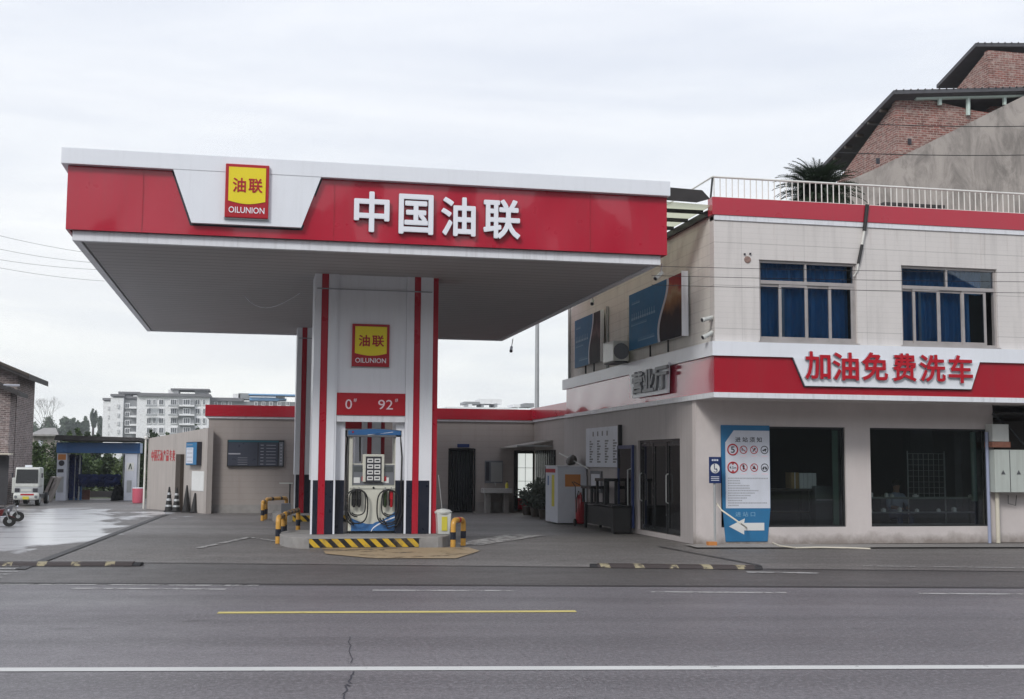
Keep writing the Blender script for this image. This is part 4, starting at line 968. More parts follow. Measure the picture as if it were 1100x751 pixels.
# meeting-rules poster on the left shop window
po = thing('entrance_notice', 'tall blue and white entrance notice with ban symbols and a left arrow', 'poster', (9.65, FY-.01, .05))
yq = FY-.006
MB().extr([(9.13, yq, 2.375), (9.15, yq, .72), (9.21, yq, .06), (10.10, yq, .06), (10.17, yq, .72), (10.17, yq, 2.375)], (0, -.012, 0)).build('blue_board', 'poster_blue', po)
yq -= .013
MB().extr([(9.22, yq, 2.03), (9.40, yq, 2.27), (10.165, yq, 2.27), (10.165, yq, .72), (9.22, yq, .72)], (0, -.002, 0)).build('white_field', 'poster_white', po)
yq -= .0022
p0 = P(791, 475, Y=FY); text_mb('进 站 须 知', fit=(.57, .105), depth=.002, bold=.02, origin=(9.43, yq, 2.035)).build('heading', 'ink', po)
for r_, (cz) in enumerate((1.885, 1.53)):
    for c_, cx in enumerate((9.375, 9.605, 9.83, 10.055)):
        rr = .105 if c_ == 0 else .075
        ringm = MB(); ringm.tube([(cx+rr*math.cos(a*PI/12), yq-.001, cz+rr*math.sin(a*PI/12)) for a in range(25)], .014 if c_ == 0 else .008, 6, False)
        ringm.build('ban_ring', 'ink' if c_ == 3 else 'poster_red', po)
        if c_ in (1, 2): MB().tube([(cx-.05, yq-.001, cz+.05), (cx+.05, yq-.001, cz-.05)], .006, 6).build('ban_bar', 'poster_red', po)
        if c_:
            g = MB()
            if c_ == 1 and r_ == 0: g.obox((cx, yq-.001, cz-.01), (.08, .004, .012), 0, 0, 0).obox((cx-.03, yq-.001, cz+.02), (.015, .004, .04))
            elif c_ == 2 and r_ == 0: g.obox((cx, yq-.001, cz), (.02, .004, .09), 0, 0, .6).obox((cx+.02, yq-.001, cz+.02), (.03, .004, .03))
            elif c_ == 3 and r_ == 0: g.obox((cx, yq-.001, cz), (.09, .004, .028), 0, 0, -.4).obox((cx+.02, yq-.001, cz-.01), (.02, .004, .045))
            elif c_ == 1: g.obox((cx, yq-.001, cz), (.035, .004, .085)).obox((cx-.01, yq-.001, cz+.05), (.02, .004, .02))
            elif c_ == 2: g.extr([(cx-.045, yq, cz-.03), (cx+.045, yq, cz-.03), (cx, yq, cz+.045)], (0, -.003, 0))
            else: g.lathe((cx-.03, yq, cz-.02), [(.022, 0), (.022, -.004)], 12, 'Y').lathe((cx+.03, yq, cz-.02), [(.022, 0), (.022, -.004)], 12, 'Y').obox((cx, yq-.001, cz+.01), (.07, .004, .02))
            g.build('pictogram', 'ink', po)
            MB().box(cx-.065, cx+.065, yq-.001, yq, cz-.135, cz-.118).build('caption', 'pink_letter', po)
text_mb('5', fit=(.085, .13), depth=.003, bold=.02, origin=(9.335, yq, 1.82)).build('speed_limit_number', 'ink', po)
text_mb('4.5m', fit=(.145, .055), depth=.003, bold=.01, origin=(9.303, yq, 1.50)).build('height_limit_number', 'ink', po)
MB().extr([(9.345, yq, 1.615), (9.405, yq, 1.615), (9.375, yq, 1.575)], (0, -.004, 0)).extr([(9.345, yq, 1.445), (9.375, yq, 1.485), (9.405, yq, 1.445)], (0, -.004, 0)).build('height_arrows', 'poster_red', po)
random.seed(4); t = MB()
for k in range(12):
    x = 9.27; xe = (10.12, 9.5, 9.52, 9.72, 9.71, 9.90, 9.82, 9.72, 9.66, 9.55, 10.1, 9.47)[k]; z = 1.315-k*.049
    while x < xe:
        w = random.uniform(.018, .03); t.box(x, x+w, yq-.001, yq, z-.012, z+.012); x += w+.008
t.build('rule_text', 'letter_side', po)
text_mb('进 站 口', fit=(.42, .095), depth=.002, bold=.012, origin=(9.42, FY-.0185, .555)).build('heading', 'pale_print', po)
MB().extr([(9.28, FY-.019, .36), (9.62, FY-.019, .52), (9.60, FY-.019, .43), (10.03, FY-.019, .43), (10.03, FY-.019, .28), (9.60, FY-.019, .28), (9.60, FY-.019, .20)], (0, -.004, 0)).build('arrow', 'paper_white', po)
ho = tag(MB().tube([P(770, 541, Y=22.7), P(775, 548, Y=22.5), P(795, 562, Y=22.3)]+[P(x_, y_, Z=.03) for x_, y_ in ((818, 578), (838, 586.5), (855, 588.5), (880, 588), (910, 588.5), (935, 589.5))], .016, 8).build('water_hose', 'yellow_hose' if 'yellow_hose' in M else 'pvc', None, True), 'pale hose slanting from the sign post across the entrance notice to the pavement', 'hose')
# electric boxes and pipes at the right end
eb = thing('meter_cabinet', 'pale green double door electric cabinet on the wall at the right edge', 'electric cabinet', (15.4, 22.6, 1.05))
MB().box(15.03, 16.3, 22.62, 22.90, 1.05, 1.93).build('cabinet', 'meter_box', eb, bevel=.008)
MB().box(15.375, 15.385, 22.612, 22.619, 1.06, 1.92).box(15.735, 15.745, 22.612, 22.619, 1.06, 1.92).build('door_gap', 'ink', eb)
for cx in (15.22, 15.58):
    MB().extr([(cx-.05, 22.618, 1.42), (cx+.05, 22.618, 1.42), (cx, 22.618, 1.51)], (0, -.003, 0)).build('warning_triangle', 'grey_letter', eb)
sbx = thing('meter_cabinet', 'small white electric box above the pale green cabinet', 'electric cabinet', (15.2, 22.7, 2.08))
MB().box(15.02, 15.40, 22.65, 22.90, 2.10, 2.46).build('cabinet', 'truck_white', sbx, bevel=.006)
MB().box(15.0, 15.42, 22.63, 22.92, 1.98, 2.095).build('shelf', 'rust', sbx)
for x_, r_, mt, z1, lab in ((14.98, .035, 'pvc_blue', 2.3, 'slim blue grey pipe at the right end of the shop wall'), (15.18, .045, 'pvc', 1.05, 'cream drain pipe below the pale green cabinet')):
    tag(MB().tube([(x_, 22.80, .0), (x_-.0, 22.80, z1)], r_, 12).build('wall_pipe', mt, None, True), lab, 'pipe')
nw = thing('neighbour_wall', 'low plastered wall with a dark open shed roof at the right edge beside the shop', 'wall', (17, 23.1, 0))
MB().box(15.23, 20, 22.95, 23.15, 0, 1.75).build('plaster_wall', 'plaster', nw)
MB().box(15.23, 20, 26, 26.1, 0, 2.86).build('rear_boarding', 'wood_dark', nw)
for k in range(5): MB().obox((15.9+k*.5, 24.4, 2.6+.02*k), (.05, 3, .09), .25, 0, 0).build('rafter', 'wood_dark', nw)
MB().obox((17.5, 24.4, 2.70), (4.5, 3, .04)).build('shed_roof', 'roof_dark', nw)
MB().tube([P(1066, 445, Y=22.8), P(1085, 460, Y=22.85), P(1100, 478, Y=22.85)], .02, 8).build('cable', 'dark_metal', nw)
tag(MB().tube([P(1083, 532, Y=22.9), P(1083, 541, Y=22.88), P(1091, 543, Y=22.88), P(1092, 532, Y=22.9)], .007, 6).build('loose_cable', 'dark_metal', None), 'thin loose cable looping on the low wall under the pale green cabinet', 'cable')

# ------------------------------------------------------------------ inside the shop
cb = thing('cardboard_box', 'brown cardboard box on the desk behind the left shop window', 'box', (10.72, 24.2, 1.0)); bx0 = P(849.3, 500, Y=23.45).x; MB().box(bx0, bx0+.18, 23.45, 23.7, 1.10, 1.43).build('carton', 'brown_box', cb); MB().box(bx0+.08, bx0+.10, 23.447, 23.45, 1.10, 1.43).build('tape', 'paper_white', cb)
for k, lab in enumerate(('white carton beside the brown box on the desk behind the left shop window', 'rightmost white carton on the desk behind the left shop window')):
    c_ = thing('white_carton', lab, 'box', (11.0+k*.27, 24.3, 1.1), 'white cartons on the desk'); x_ = P(858.6+k*9.2, 500, Y=23.45).x
    MB().box(x_, x_+.185, 23.45, 23.7, 1.10, 1.42).build('carton', 'paper_white', c_, bevel=.006); MB().box(x_+.09, x_+.096, 23.447, 23.45, 1.10, 1.42).build('seam', 'letter_side', c_)
def table(name, label, cat, x0, x1, y0, y1, h, mt='wood_dark', shelf=None):
    o = thing(name, label, cat, ((x0+x1)/2, (y0+y1)/2, .03)); MB().box(x0, x1, y0, y1, h-.04, h).build('table_top', mt, o)
    for a in (x0+.02, x1-.06):
        for b in (y0+.02, y1-.06): MB().box(a, a+.04, b, b+.04, .03, h-.04).build('leg', 'dark_metal', o)
    for s_ in (shelf or []): MB().box(x0+.02, x1-.02, y0+.02, y1-.02, s_, s_+.025).build('shelf', mt, o)
    return o
table('desk', 'dark desk carrying cartons behind the left shop window', 'desk', 10.0, 11.3, 23.38, 23.9, 1.095, shelf=[.6])
mo = thing('printer', 'grey office machine behind the left shop window', 'printer', (11.7, 23.9, .8)); MB().box(11.33, 11.72, 23.30, 23.55, .80, 1.16).build('casing', 'screen_grey', mo, bevel=.02); MB().box(11.36, 11.7, 23.25, 23.30, .86, .89).build('tray', 'grey_plastic', mo)
MB().box(11.35, 11.70, 23.32, 23.55, .04, .799).build('stand', 'interior_dark', mo)
table('display_counter', 'long dark display counter with shelves behind the right shop window', 'counter', 12.45, 15.0, 23.22, 23.5, .93, 'grey_plastic', [.60, .35])
random.seed(8)
items = [(12.55, .93), (12.9, .93), (13.03, .93), (13.55, .93), (12.5, .625), (12.82, .625), (13.2, .625), (13.6, .625), (14.1, .625), (14.45, .625), (14.85, .93)]
for x_, z_ in items:
    w = random.uniform(.05, .10); h_ = random.uniform(.04, .09)
    it = thing('goods_packet', 'tiny pale packet standing on the shelves behind the right shop window', 'packet', (x_, 23.5, z_), 'small packets on the counter shelves')
    MB().box(x_, x_+w, 23.26, 23.33, z_, z_+h_).box(x_+w*.3, x_+w*.7, 23.27, 23.32, z_+h_, z_+h_+.015).build('packet', 'paper_white', it)
gr = thing('wire_rack', 'tall wire display rack behind the right shop window', 'rack', (13.9, 24.2, .03)); m = MB()
for k in range(8): m.box(13.62+k*.12, 13.628+k*.12, 23.6, 23.608, .93, 1.85)
for k in range(8): m.box(13.62, 14.47, 23.595, 23.603, 1.0+k*.12, 1.008+k*.12)
m.build('wire_grid', 'steel', gr); MB().box(13.60, 13.62, 23.59, 23.61, .03, 1.9).box(14.47, 14.49, 23.59, 23.61, .03, 1.9).build('upright', 'steel', gr)
cab = thing('wall_cabinet', 'grey cabinet high on the back right behind the right shop window', 'cabinet', (14.4, 24.6, 1.6)); MB().box(14.2, 14.75, 24.5, 24.8, 1.55, 2.5).build('carcass', 'screen_grey', cab); MB().box(14.47, 14.475, 24.495, 24.5, 1.56, 2.49).build('door_gap', 'ink', cab)

# person seated behind the counter: one skinned body
def person(loc, label):
    px_, py_, pz_ = loc
    J = dict(pel=(0, 0, .50), chest=(0, -.03, .82), neck=(0, -.04, 1.00), head0=(0, -.05, 1.06), head1=(0, -.065, 1.14), head2=(0, -.06, 1.22),
             shL=(-.17, -.02, .93), elL=(-.23, -.12, .68), haL=(-.10, -.34, .66), shR=(.17, -.02, .93), elR=(.23, -.12, .68), haR=(.10, -.34, .66),
             hipL=(-.09, -.05, .48), knL=(-.13, -.42, .50), anL=(-.13, -.40, .08), toL=(-.13, -.55, .04), hipR=(.09, -.05, .48), knR=(.13, -.42, .50), anR=(.13, -.40, .08), toR=(.13, -.55, .04))
    rad = dict(pel=.15, chest=.16, neck=.055, head0=.065, head1=.088, head2=.075, shL=.06, elL=.045, haL=.035, shR=.06, elR=.045, haR=.035, hipL=.09, knL=.065, anL=.045, toL=.04, hipR=.09, knR=.065, anR=.045, toR=.04)
    E_ = [('pel', 'chest'), ('chest', 'neck'), ('neck', 'head0'), ('head0', 'head1'), ('head1', 'head2'), ('chest', 'shL'), ('shL', 'elL'), ('elL', 'haL'), ('chest', 'shR'), ('shR', 'elR'), ('elR', 'haR'), ('pel', 'hipL'), ('hipL', 'knL'), ('knL', 'anL'), ('anL', 'toL'), ('pel', 'hipR'), ('hipR', 'knR'), ('knR', 'anR'), ('anR', 'toR')]
    ks = list(J)
    me = bpy.data.meshes.new('person'); me.from_pydata([J[k] for k in ks], [(ks.index(a), ks.index(b)) for a, b in E_], [])
    o = bpy.data.objects.new('person', me); COL.objects.link(o); o.location = loc; ORG[o.name] = Vector(loc)
    md = o.modifiers.new('skin', 'SKIN'); sv = me.skin_vertices[0].data
    for i, k in enumerate(ks): sv[i].radius = (rad[k], rad[k]*(.72 if k in ('chest', 'pel') else 1)); sv[i].use_root = k == 'pel'
    ss = o.modifiers.new('sub', 'SUBSURF'); ss.levels = ss.render_levels = 2
    dg = bpy.context.evaluated_depsgraph_get(); nm = bpy.data.meshes.new_from_object(o.evaluated_get(dg)); o.modifiers.clear(); o.data = nm
    nm.materials.clear()
    for k in ('skin', 'shirt', 'navy_sign'): nm.materials.append(M[k])
    for p in nm.polygons:
        c = p.center; p.use_smooth = True
        p.material_index = 0 if (c.z > .985 or (c.z > .6 and c.z < .72 and c.y < -.2)) else 1 if c.z > .55 else 2
    tag(o, label, 'person')
    h = MB(); X0, Y0, Z0 = loc
    h.lathe((X0, Y0-.045, Z0), [(.05, 1.10), (.096, 1.14), (.102, 1.19), (.09, 1.245), (.05, 1.275), (.005, 1.285)], 20); h.build('hair', 'hair', o, True)
    for s_ in (-1, 1):
        MB().lathe((X0+s_*.033, Y0-.148, Z0+1.155), [(.011, .004), (.010, -.004), (.002, -.007)], 10, 'Y').build('eye', 'ink', o)
        for f_ in range(5):
            MB().tube([(X0+s_*(.10-.012*f_), Y0-.34, Z0+.665), (X0+s_*(.095-.014*f_), Y0-.375, Z0+.66), (X0+s_*(.09-.015*f_), Y0-.40, Z0+.64)], .009, 6).build('finger', 'skin', o)
    MB().extr([(X0-.012, Y0-.145, Z0+1.11), (X0+.012, Y0-.145, Z0+1.11), (X0, Y0-.142, Z0+1.15)], (0, -.02, 0)).build('nose', 'skin', o)
    return o
person((13.52, 23.98, .03), 'seated person with short dark hair in a grey blue shirt behind the counter')
ch = thing('chair', 'dark chair under the seated person behind the right shop window', 'chair', (13.18, 24.3, .03))
MB().box(13.30, 13.74, 23.78, 24.23, .36, .41).build('seat', 'interior_dark', ch); MB().box(13.32, 13.72, 24.23, 24.27, .55, .95).build('backrest', 'interior_dark', ch)
for a in (13.32, 13.69):
    for b in (23.80, 24.23): MB().box(a, a+.03, b, b+.03, .03, .36).build('leg', 'dark_metal', ch)

# ================================================================== ANNEX (single storey, behind)
AY = 39.6; AX0, AX1 = -1.42, 9.15; DG = -.05
an = thing('rear_annex', 'low brown grey building with red roof band across the back of the forecourt', 'building', (4, 41, 0))
wall_y(MB(), AY, AY+.2, AX0, AX1, -.1, 2.95, [(6.30, 7.12, -.1, 2.02), (8.52, 9.149, .05, 1.98)]).box(AX0, AX0+.2, AY+.201, AY+6, -.1, 2.95).build('front_wall', 'annex_siding', an)
MB().box(AX1, AX1+.2, 33.51, AY+.2, -.1, 2.95).box(FX+.2, AX1, 33.3, 33.5, 0, 2.86).build('side_wall', 'annex_siding', an)
MB().box(AX0-.08, AX1-.06, AY-.06, AY+.0, 2.94, 3.0).box(AX1-.06, AX1, 33.45, AY-.0, 2.95, 3.02).build('band_trim', 'white_trim', an)
MB().box(AX0-.12, AX1-.10, AY-.10, AY+.1, 3.003, 3.36).box(AX0-.12, AX0+.02, AY+.1, AY+6, 3.003, 3.36).build('red_band', 'deep_red', an)
MB().box(AX1-.10, AX1+.05, 33.36, AY+.1, 3.023, 3.40).build('red_band', 'canopy_red', an)
MB().box(AX0, AX1+4, AY+.2, AY+6, 2.95, 3.1).box(AX1+.05, AX1+3, 33.5, AY+.1, 2.95, 3.1).build('roof', 'roof_dark', an)
MB().box(6.30, 7.12, AY+1.2, AY+1.3, -.1, 2.1).box(6.2, 6.3, AY+.2, AY+1.2, -.1, 2.1).box(7.12, 7.2, AY+.2, AY+1.2, -.1, 2.1).build('dark_passage', 'interior_dark', an)
dm = MB()
for k in range(9): dm.box(6.34+k*.088, 6.40+k*.088, AY+.10, AY+.13, .0, 1.96)
dm.build('strip_curtain', 'door_black', an)
MB().box(6.26, 6.30, AY-.02, AY+.05, 0, 2.05).box(7.12, 7.16, AY-.02, AY+.05, 0, 2.05).box(6.30, 7.12, AY-.02, AY+.05, 2.02, 2.06).build('door_frame', 'door_black', an)
MB().box(6.55, 6.95, AY-.03, AY-.005, 2.09, 2.2).build('door_plate', 'navy_sign', an)
gd = MB().box(8.46, 8.60, AY-.03, AY+.05, .0, 2.0).box(9.10, 9.145, AY-.03, AY+.05, .0, 2.0).box(8.60, 9.10, AY-.03, AY+.05, 1.90, 2.0).build('glazed_door', 'door_black', an)
MB().box(8.60, 9.10, AY+.0, AY+.03, .42, 1.90).build('frosted_pane', 'glass_frost', gd)
m = MB().box(8.60, 9.10, AY-.015, AY-.001, .42, .44).box(8.845, 8.858, AY-.015, AY-.001, .44, 1.90)
for z in (.55, .98, 1.42): m.box(8.60, 9.10, AY-.012, AY-.002, z, z+.012)
m.build('glazing_bar', 'door_black', gd)
MB().box(8.60, 9.10, AY-.0, AY+.03, .0, .419).build('lower_panel', 'deep_red', gd)
MB().box(AX0-.0, 6.2, AY-.012, AY, -.1, .22).box(7.2, 8.4, AY-.04, AY-.0, -.1, .30).build('plinth', 'curb_concrete', an)
pj = thing('porch_canopy', 'small pale translucent porch sheet over the door in the back corner', 'awning', (8.9, 38.8, 2.15))
MB().extr([(8.0, 39.58, 2.07), (9.14, 39.58, 2.28), (9.14, 39.58, 2.31), (8.0, 39.58, 2.10)], (0, -2.6, 0)).build('sheet', 'porch_sheet', pj)
MB().box(8.0, 9.14, 36.98, 37.02, 2.10, 2.14).build('edge_bar', 'galv', pj)
pb2 = thing('price_board', 'wide dark board with teal top strip and columns of figures on the left annex wall', 'notice board', (.05, AY, 1.43))
MB().box(-.83, .94, AY-.10, AY-.001, 1.42, 2.26).build('frame', 'dark_metal', pb2)
M['board_slate'] = plain('board_slate', (.055, .062, .085), .3, 0, .2, .25, 2)
MB().box(-.80, .11, AY-.106, AY-.1005, 1.45, 2.18).box(.14, .74, AY-.106, AY-.1005, 1.45, 2.18).build('panel', 'board_slate', pb2)
M['teal'] = plain('teal', (.02, .10, .13), .4)
MB().box(-.80, .76, AY-.108, AY-.1005, 2.19, 2.245).build('top_strip', 'teal', pb2)
MB().box(.78, .91, AY-.106, AY-.1005, 1.45, 2.20).build('figure_column', 'grey_plastic', pb2)
t = MB()
for j in range(7):
    t.box(.82, .87, AY-.108, AY-.1065, 1.49+j*.10, 1.53+j*.10).box(.20, .30, AY-.108, AY-.1065, 1.49+j*.10, 1.51+j*.10).box(.38, .68, AY-.108, AY-.1065, 1.49+j*.10, 1.505+j*.10)
for j in range(4): t.box(-.5, -.2, AY-.108, AY-.1065, 1.48+j*.07, 1.49+j*.07)
t.box(-.79, -.42, AY-.108, AY-.1065, 1.80, 1.84)
t.build('figures', 'letter_side', pb2)
MB().box(AX1-.03, AX1-.002, 36.6, 39.3, 0, 2.0).build('dark_side_door', 'door_black', an)
for k in range(9): MB().box(AX1-.045, AX1-.031, 36.7+k*.29, 36.78+k*.29, .02, 1.98).build('door_rib', 'dark_metal', an)
# mirror and basin
ms = thing('wall_mirror', 'tall mirror on the back wall above the wash basin', 'mirror', (7.8, AY, 1.0))
MB().box(7.48, 8.08, AY-.05, AY-.001, .92, 1.66).build('frame', 'grey_plastic', ms); MB().box(7.68, 8.06, AY-.054, AY-.0505, .96, 1.60).build('mirror_glass', 'steel', ms); MB().box(7.50, 7.62, AY-.07, AY-.0505, 1.0, 1.62).build('side_door', 'ink', ms)
wb = thing('wash_basin', 'grey trough wash basin under the mirror on the back wall', 'wash basin', (7.8, AY-.3, 0))
MB().box(7.35, 8.30, AY-.55, AY-.05, .72, .76).box(7.35, 8.30, AY-.55, AY-.52, .60, .72).box(7.35, 7.38, AY-.52, AY-.05, .60, .72).box(8.27, 8.30, AY-.52, AY-.05, .60, .72).build('basin', 'porcelain', wb, bevel=.01)
for x_ in (7.45, 8.05): MB().box(x_, x_+.15, AY-.45, AY-.05, -.05, .60).build('support', 'curb_concrete', wb)
MB().tube([(7.8, AY-.06, .92), (7.8, AY-.2, .92), (7.8, AY-.22, .84)], .015, 8).build('tap', 'steel', wb)
bt = thing('soap_bottle', 'small yellow green bottle on the end of the wash basin', 'bottle', (8.15, AY-.4, .76)); MB().lathe((8.15, AY-.4, .76), [(.05, 0), (.05, .13), (.02, .17), (.02, .20)], 14).build('bottle', 'yellow_sheet', bt); MB().lathe((8.15, AY-.4, .961), [(.024, 0), (.024, .03)], 12).build('cap', 'ink', bt)
# rooftop pole
tag(MB().tube([(11.2, 48, 0), (11.2, 48, 9.5)], [.11, .07], 10).build('lamp_pole', 'galv', None, True), 'tall thin grey pole rising behind the annex roof', 'pole')

# ------------------------------------------------------------------ clutter along the side wall
fc = thing('appliance_cabinet', 'tall white cabinet with red header and yellow and orange stickers against the side wall', 'cabinet', (8.2, 31.7, 0))
MB().box(7.80, 8.59, 31.0, 32.35, .03, 1.50).build('body', 'poster_white', fc, bevel=.015)
MB().box(7.79, 8.60, 30.99, 32.36, 1.502, 1.53).build('top_plate', 'white_trim', fc)
MB().box(7.795, 7.80, 31.25, 32.3, 1.34, 1.44).build('header_strip', 'poster_red', fc)
MB().box(7.793, 7.799, 31.35, 31.62, .45, 1.28).build('yellow_strip', 'yellow_sheet', fc)
MB().box(8.0, 8.42, 30.992, 30.999, .98, 1.30).build('orange_sticker', 'orange', fc)
MB().box(7.795, 7.799, 31.95, 32.1, 1.0, 1.25).build('blue_sticker', 'blue_wave', fc)
pk = thing('parasol', 'folded dark cloth with a pale pole lying across the top of the white cabinet', 'parasol', (8.3, 31.5, 1.53))
m = MB(); m.tube([(8.45, 31.9, 1.60), (8.35, 31.6, 1.68), (8.2, 31.3, 1.62), (8.15, 31.15, 1.56)], [.05, .14, .10, .03], 10).build('cloth', 'wood_dark', pk, True)
MB().tube([(8.1, 32.0, 1.86), (8.55, 30.7, 1.45)], .018, 8).build('pole', 'paper_white', pk)
ex = thing('fire_extinguisher', 'wheeled red fire extinguisher standing in front of the white cabinet', 'fire extinguisher', (8.1, 30.55, 0))
ec = Vector((8.20, 30.2, 0)); ex.location = (ec.x, ec.y, 0); ORG[ex.name] = Vector((ec.x, ec.y, 0)); ax_, ay_ = ec.x, ec.y
MB().lathe((ax_, ay_, .06), [(.11, 0), (.125, .03), (.125, .60), (.09, .70), (.035, .74), (.035, .78)], 20).build('cylinder', 'extinguisher_red', ex, True)
MB().tube([(ax_, ay_, .84), (ax_-.05, ay_, .88), (ax_-.12, ay_-.1, .72), (ax_-.14, ay_-.12, .35)], .014, 8).build('hose', 'black_rubber', ex)
MB().tube([(ax_-.10, ay_+.05, .3), (ax_-.12, ay_+.05, 1.0), (ax_-.22, ay_, 1.12)], .012, 8).tube([(ax_+.10, ay_+.05, .3), (ax_+.08, ay_+.05, 1.0), (ax_-.18, ay_, 1.12)], .012, 8).build('trolley_handle', 'dark_metal', ex)
for s_ in (-1, 1): MB().lathe((ax_+s_*.14, ay_, .09), [(.09, -.02), (.09, .02)], 16, 'X').build('wheel', 'tyre', ex)
MB().box(ax_-.03, ax_+.03, ay_-.03, ay_+.03, .78, .86).build('valve', 'steel', ex)
def rack(label, x0, x1, y0, y1, hs, h, group=None):
    o = thing('metal_rack', label, 'rack', ((x0+x1)/2, (y0+y1)/2, 0), group)
    for a in (x0, x1-.04):
        for b in (y0, y1-.04): MB().box(a-.01, a+.05, b, b+.06, 0, h).build('leg', 'dark_metal', o)
    for z in hs: MB().box(x0, x1, y0, y1, z, z+.03).build('shelf', 'black_rubber', o)
    MB().box(x0+.05, x1-.04, y0+.05, y1-.05, .12, hs[0]-.03).build('drawer_block', 'black_rubber', o)
    return o
rack('long low black metal rack along the side wall below the notice board', 8.10, 8.52, 26.9, 29.4, [.60], .63)
r2 = thing('stool', 'black stool frame on the left part of the low black rack', 'stool', (8.1, 29.2, .63))
MB().box(8.05, 8.45, 28.7, 29.6, .97, 1.04).build('seat', 'door_black', r2)
for a in (8.07, 8.38):
    for b in (28.73, 29.50): MB().box(a, a+.06, b, b+.07, .63, .97).build('leg', 'dark_metal', r2)
r3 = thing('stool', 'smaller black bench standing on top of the rack beside the open door leaf', 'stool', (8.1, 28.1, .63))
MB().box(8.1, 8.45, 27.7, 28.5, 1.17, 1.24).build('seat', 'door_black', r3)
for a in (8.12, 8.38):
    for b in (27.73, 28.41): MB().box(a, a+.06, b, b+.07, .63, 1.17).build('leg', 'dark_metal', r3)
bxs = thing('storage_bin', 'dark grey storage bin on the ground right of the low black rack', 'bin', (8.1, 26.3, 0)); MB().box(8.02, 8.45, 26.75, 26.88, .02, .60).build('bin', 'black_rubber', bxs, bevel=.02); MB().box(8.0, 8.47, 26.73, 26.89, .60, .64).build('lid', 'door_black', bxs)
rp = thing('red_lantern', 'small red round object on the floor behind the right glass door', 'ornament', (8.9, 24.1, .12)); MB().lathe((8.9, 24.35, .12), [(.05, 0), (.10, .05), (.10, .12), (.04, .17)], 16).build('body', 'poster_red', rp, True); MB().tube([(8.9, 24.35, .29), (8.9, 24.35, .33)], .012, 8).build('knob', 'ink', rp)
cu = thing('curtain_bundle', 'brown and grey hanging curtain behind the glass doors', 'curtain', (9.0, 25.4, .1))
for (y0, y1, mt) in ((25.3, 25.6, 'wood_dark'), (24.95, 25.2, 'grey_plastic')):
    c = MB(); n = 24; c.add([(8.95+.03*math.sin(i*1.3), y0+(y1-y0)*i/n, .1+j*1.9) for j in range(2) for i in range(n+1)], [(i+1, i, n+1+i, n+2+i) for i in range(n)]); c.build('cloth', mt, cu, True)

# ------------------------------------------------------------------ left yard
gz = ground_z
yw = thing('yard_wall', 'sloping topped beige boundary wall with red painted characters left of the annex', 'wall', (-2.5, 42, 0))
w0 = Vector((-1.43, 39.2)); w1 = Vector((-3.72, 45.4)); wd = (w1-w0).normalized(); wn = Vector((-wd.y, wd.x))   # wn points to the yard side
if wn.x > 0: wn = -wn
def wp(t, z, off=0): q = w0+wd*t+wn*off; return (q.x, q.y, z)
WL = (w1-w0).length
MB().extr([wp(0, -.3), wp(WL, -.4), wp(WL, 2.38), wp(WL*.3, 2.55), wp(0, 2.62)], (-wn.x*.18, -wn.y*.18, 0)).build('wall', 'yard_wall', yw)
def hit(px, py):   # point of the wall face seen at this pixel
    d = RT*((px-550)/F_PX) - UP*((py-375.5)/F_PX) + FW
    n3 = Vector((wn.x, wn.y, 0)); p0 = Vector((w0.x, w0.y, 0)); e = Vector((0, 0, EYE)); t = n3.dot(p0-e)/n3.dot(d); q = e+d*t
    return (Vector((q.x, q.y))-w0).dot(wd), q.z
print('WALL', hit(158, 473), hit(158, 543), hit(222, 464), hit(222, 551), WL)
ta, za = hit(163, 484); tb, zb_ = hit(189, 483); _, zc_ = hit(163, 495.5); _, zd_ = hit(189, 495)
m = MB(); chs = '中国石油产品专卖'; N_ = len(chs); rt = Vector((-wd.x, -wd.y, 0))
for i, c_ in enumerate(chs):
    t0 = ta+(tb-ta)*i/N_; p = wp(t0, (zc_+zd_)/2, .0)
    text_mb(c_, fit=(abs(tb-ta)/N_*.78, (za+zb_)/2-(zc_+zd_)/2), depth=.01, bold=.008, mb=m, origin=p, right=rt)
m.build('painted_characters', 'red_letter', yw)
t0, z0 = hit(193, 488); t1, z1 = hit(196.5, 540)
MB().extr([wp(t0, -.2, .001), wp(t1, -.2, .001), wp(t1, z0, .001), wp(t0, z0, .001)], (wn.x*.12, wn.y*.12, 0)).build('wall_post', 'wood_dark', yw)
def board_on_wall(name, label, cat, x0, y0, x1, y1, face, th, side=None):
    (ta_, zt_), (tb_, zb2) = hit(x0, y0), hit(x1, y1); o = thing(name, label, cat, wp((ta_+tb_)/2, zb2, th))
    MB().extr([wp(ta_, zb2, .001), wp(tb_, zb2, .001), wp(tb_, zt_, .001), wp(ta_, zt_, .001)], (wn.x*th, wn.y*th, 0)).build('panel', side or face, o)
    MB().extr([wp(ta_-.02, zb2+.02, .001+th), wp(tb_+.02, zb2+.02, .001+th), wp(tb_+.02, zt_-.02, .001+th), wp(ta_-.02, zt_-.02, .001+th)], (wn.x*.006, wn.y*.006, 0)).build('face', face, o)
    return o, (ta_, zt_, tb_, zb2)
o1, (a_, zt_, b_, zb2) = board_on_wall('price_list', 'blue and white framed price list hanging on the yard wall', 'notice board', 205.5, 475, 216.5, 500, 'poster_blue', .16, 'ink')
m = MB(); d_ = (b_-a_)
m.extr([wp(a_+.06*d_, zb2+.06, .168), wp(a_+.68*d_, zb2+.06, .168), wp(a_+.68*d_, zt_-.18, .168), wp(a_+.06*d_, zt_-.18, .168)], (wn.x*.004, wn.y*.004, 0)).build('white_rows', 'poster_white', o1)
m = MB()
for j in range(6): m.extr([wp(a_+.12*d_, zb2+.12+j*.13, .173), wp(a_+.62*d_, zb2+.12+j*.13, .173), wp(a_+.62*d_, zb2+.14+j*.13, .173), wp(a_+.12*d_, zb2+.14+j*.13, .173)], (wn.x*.003, wn.y*.003, 0))
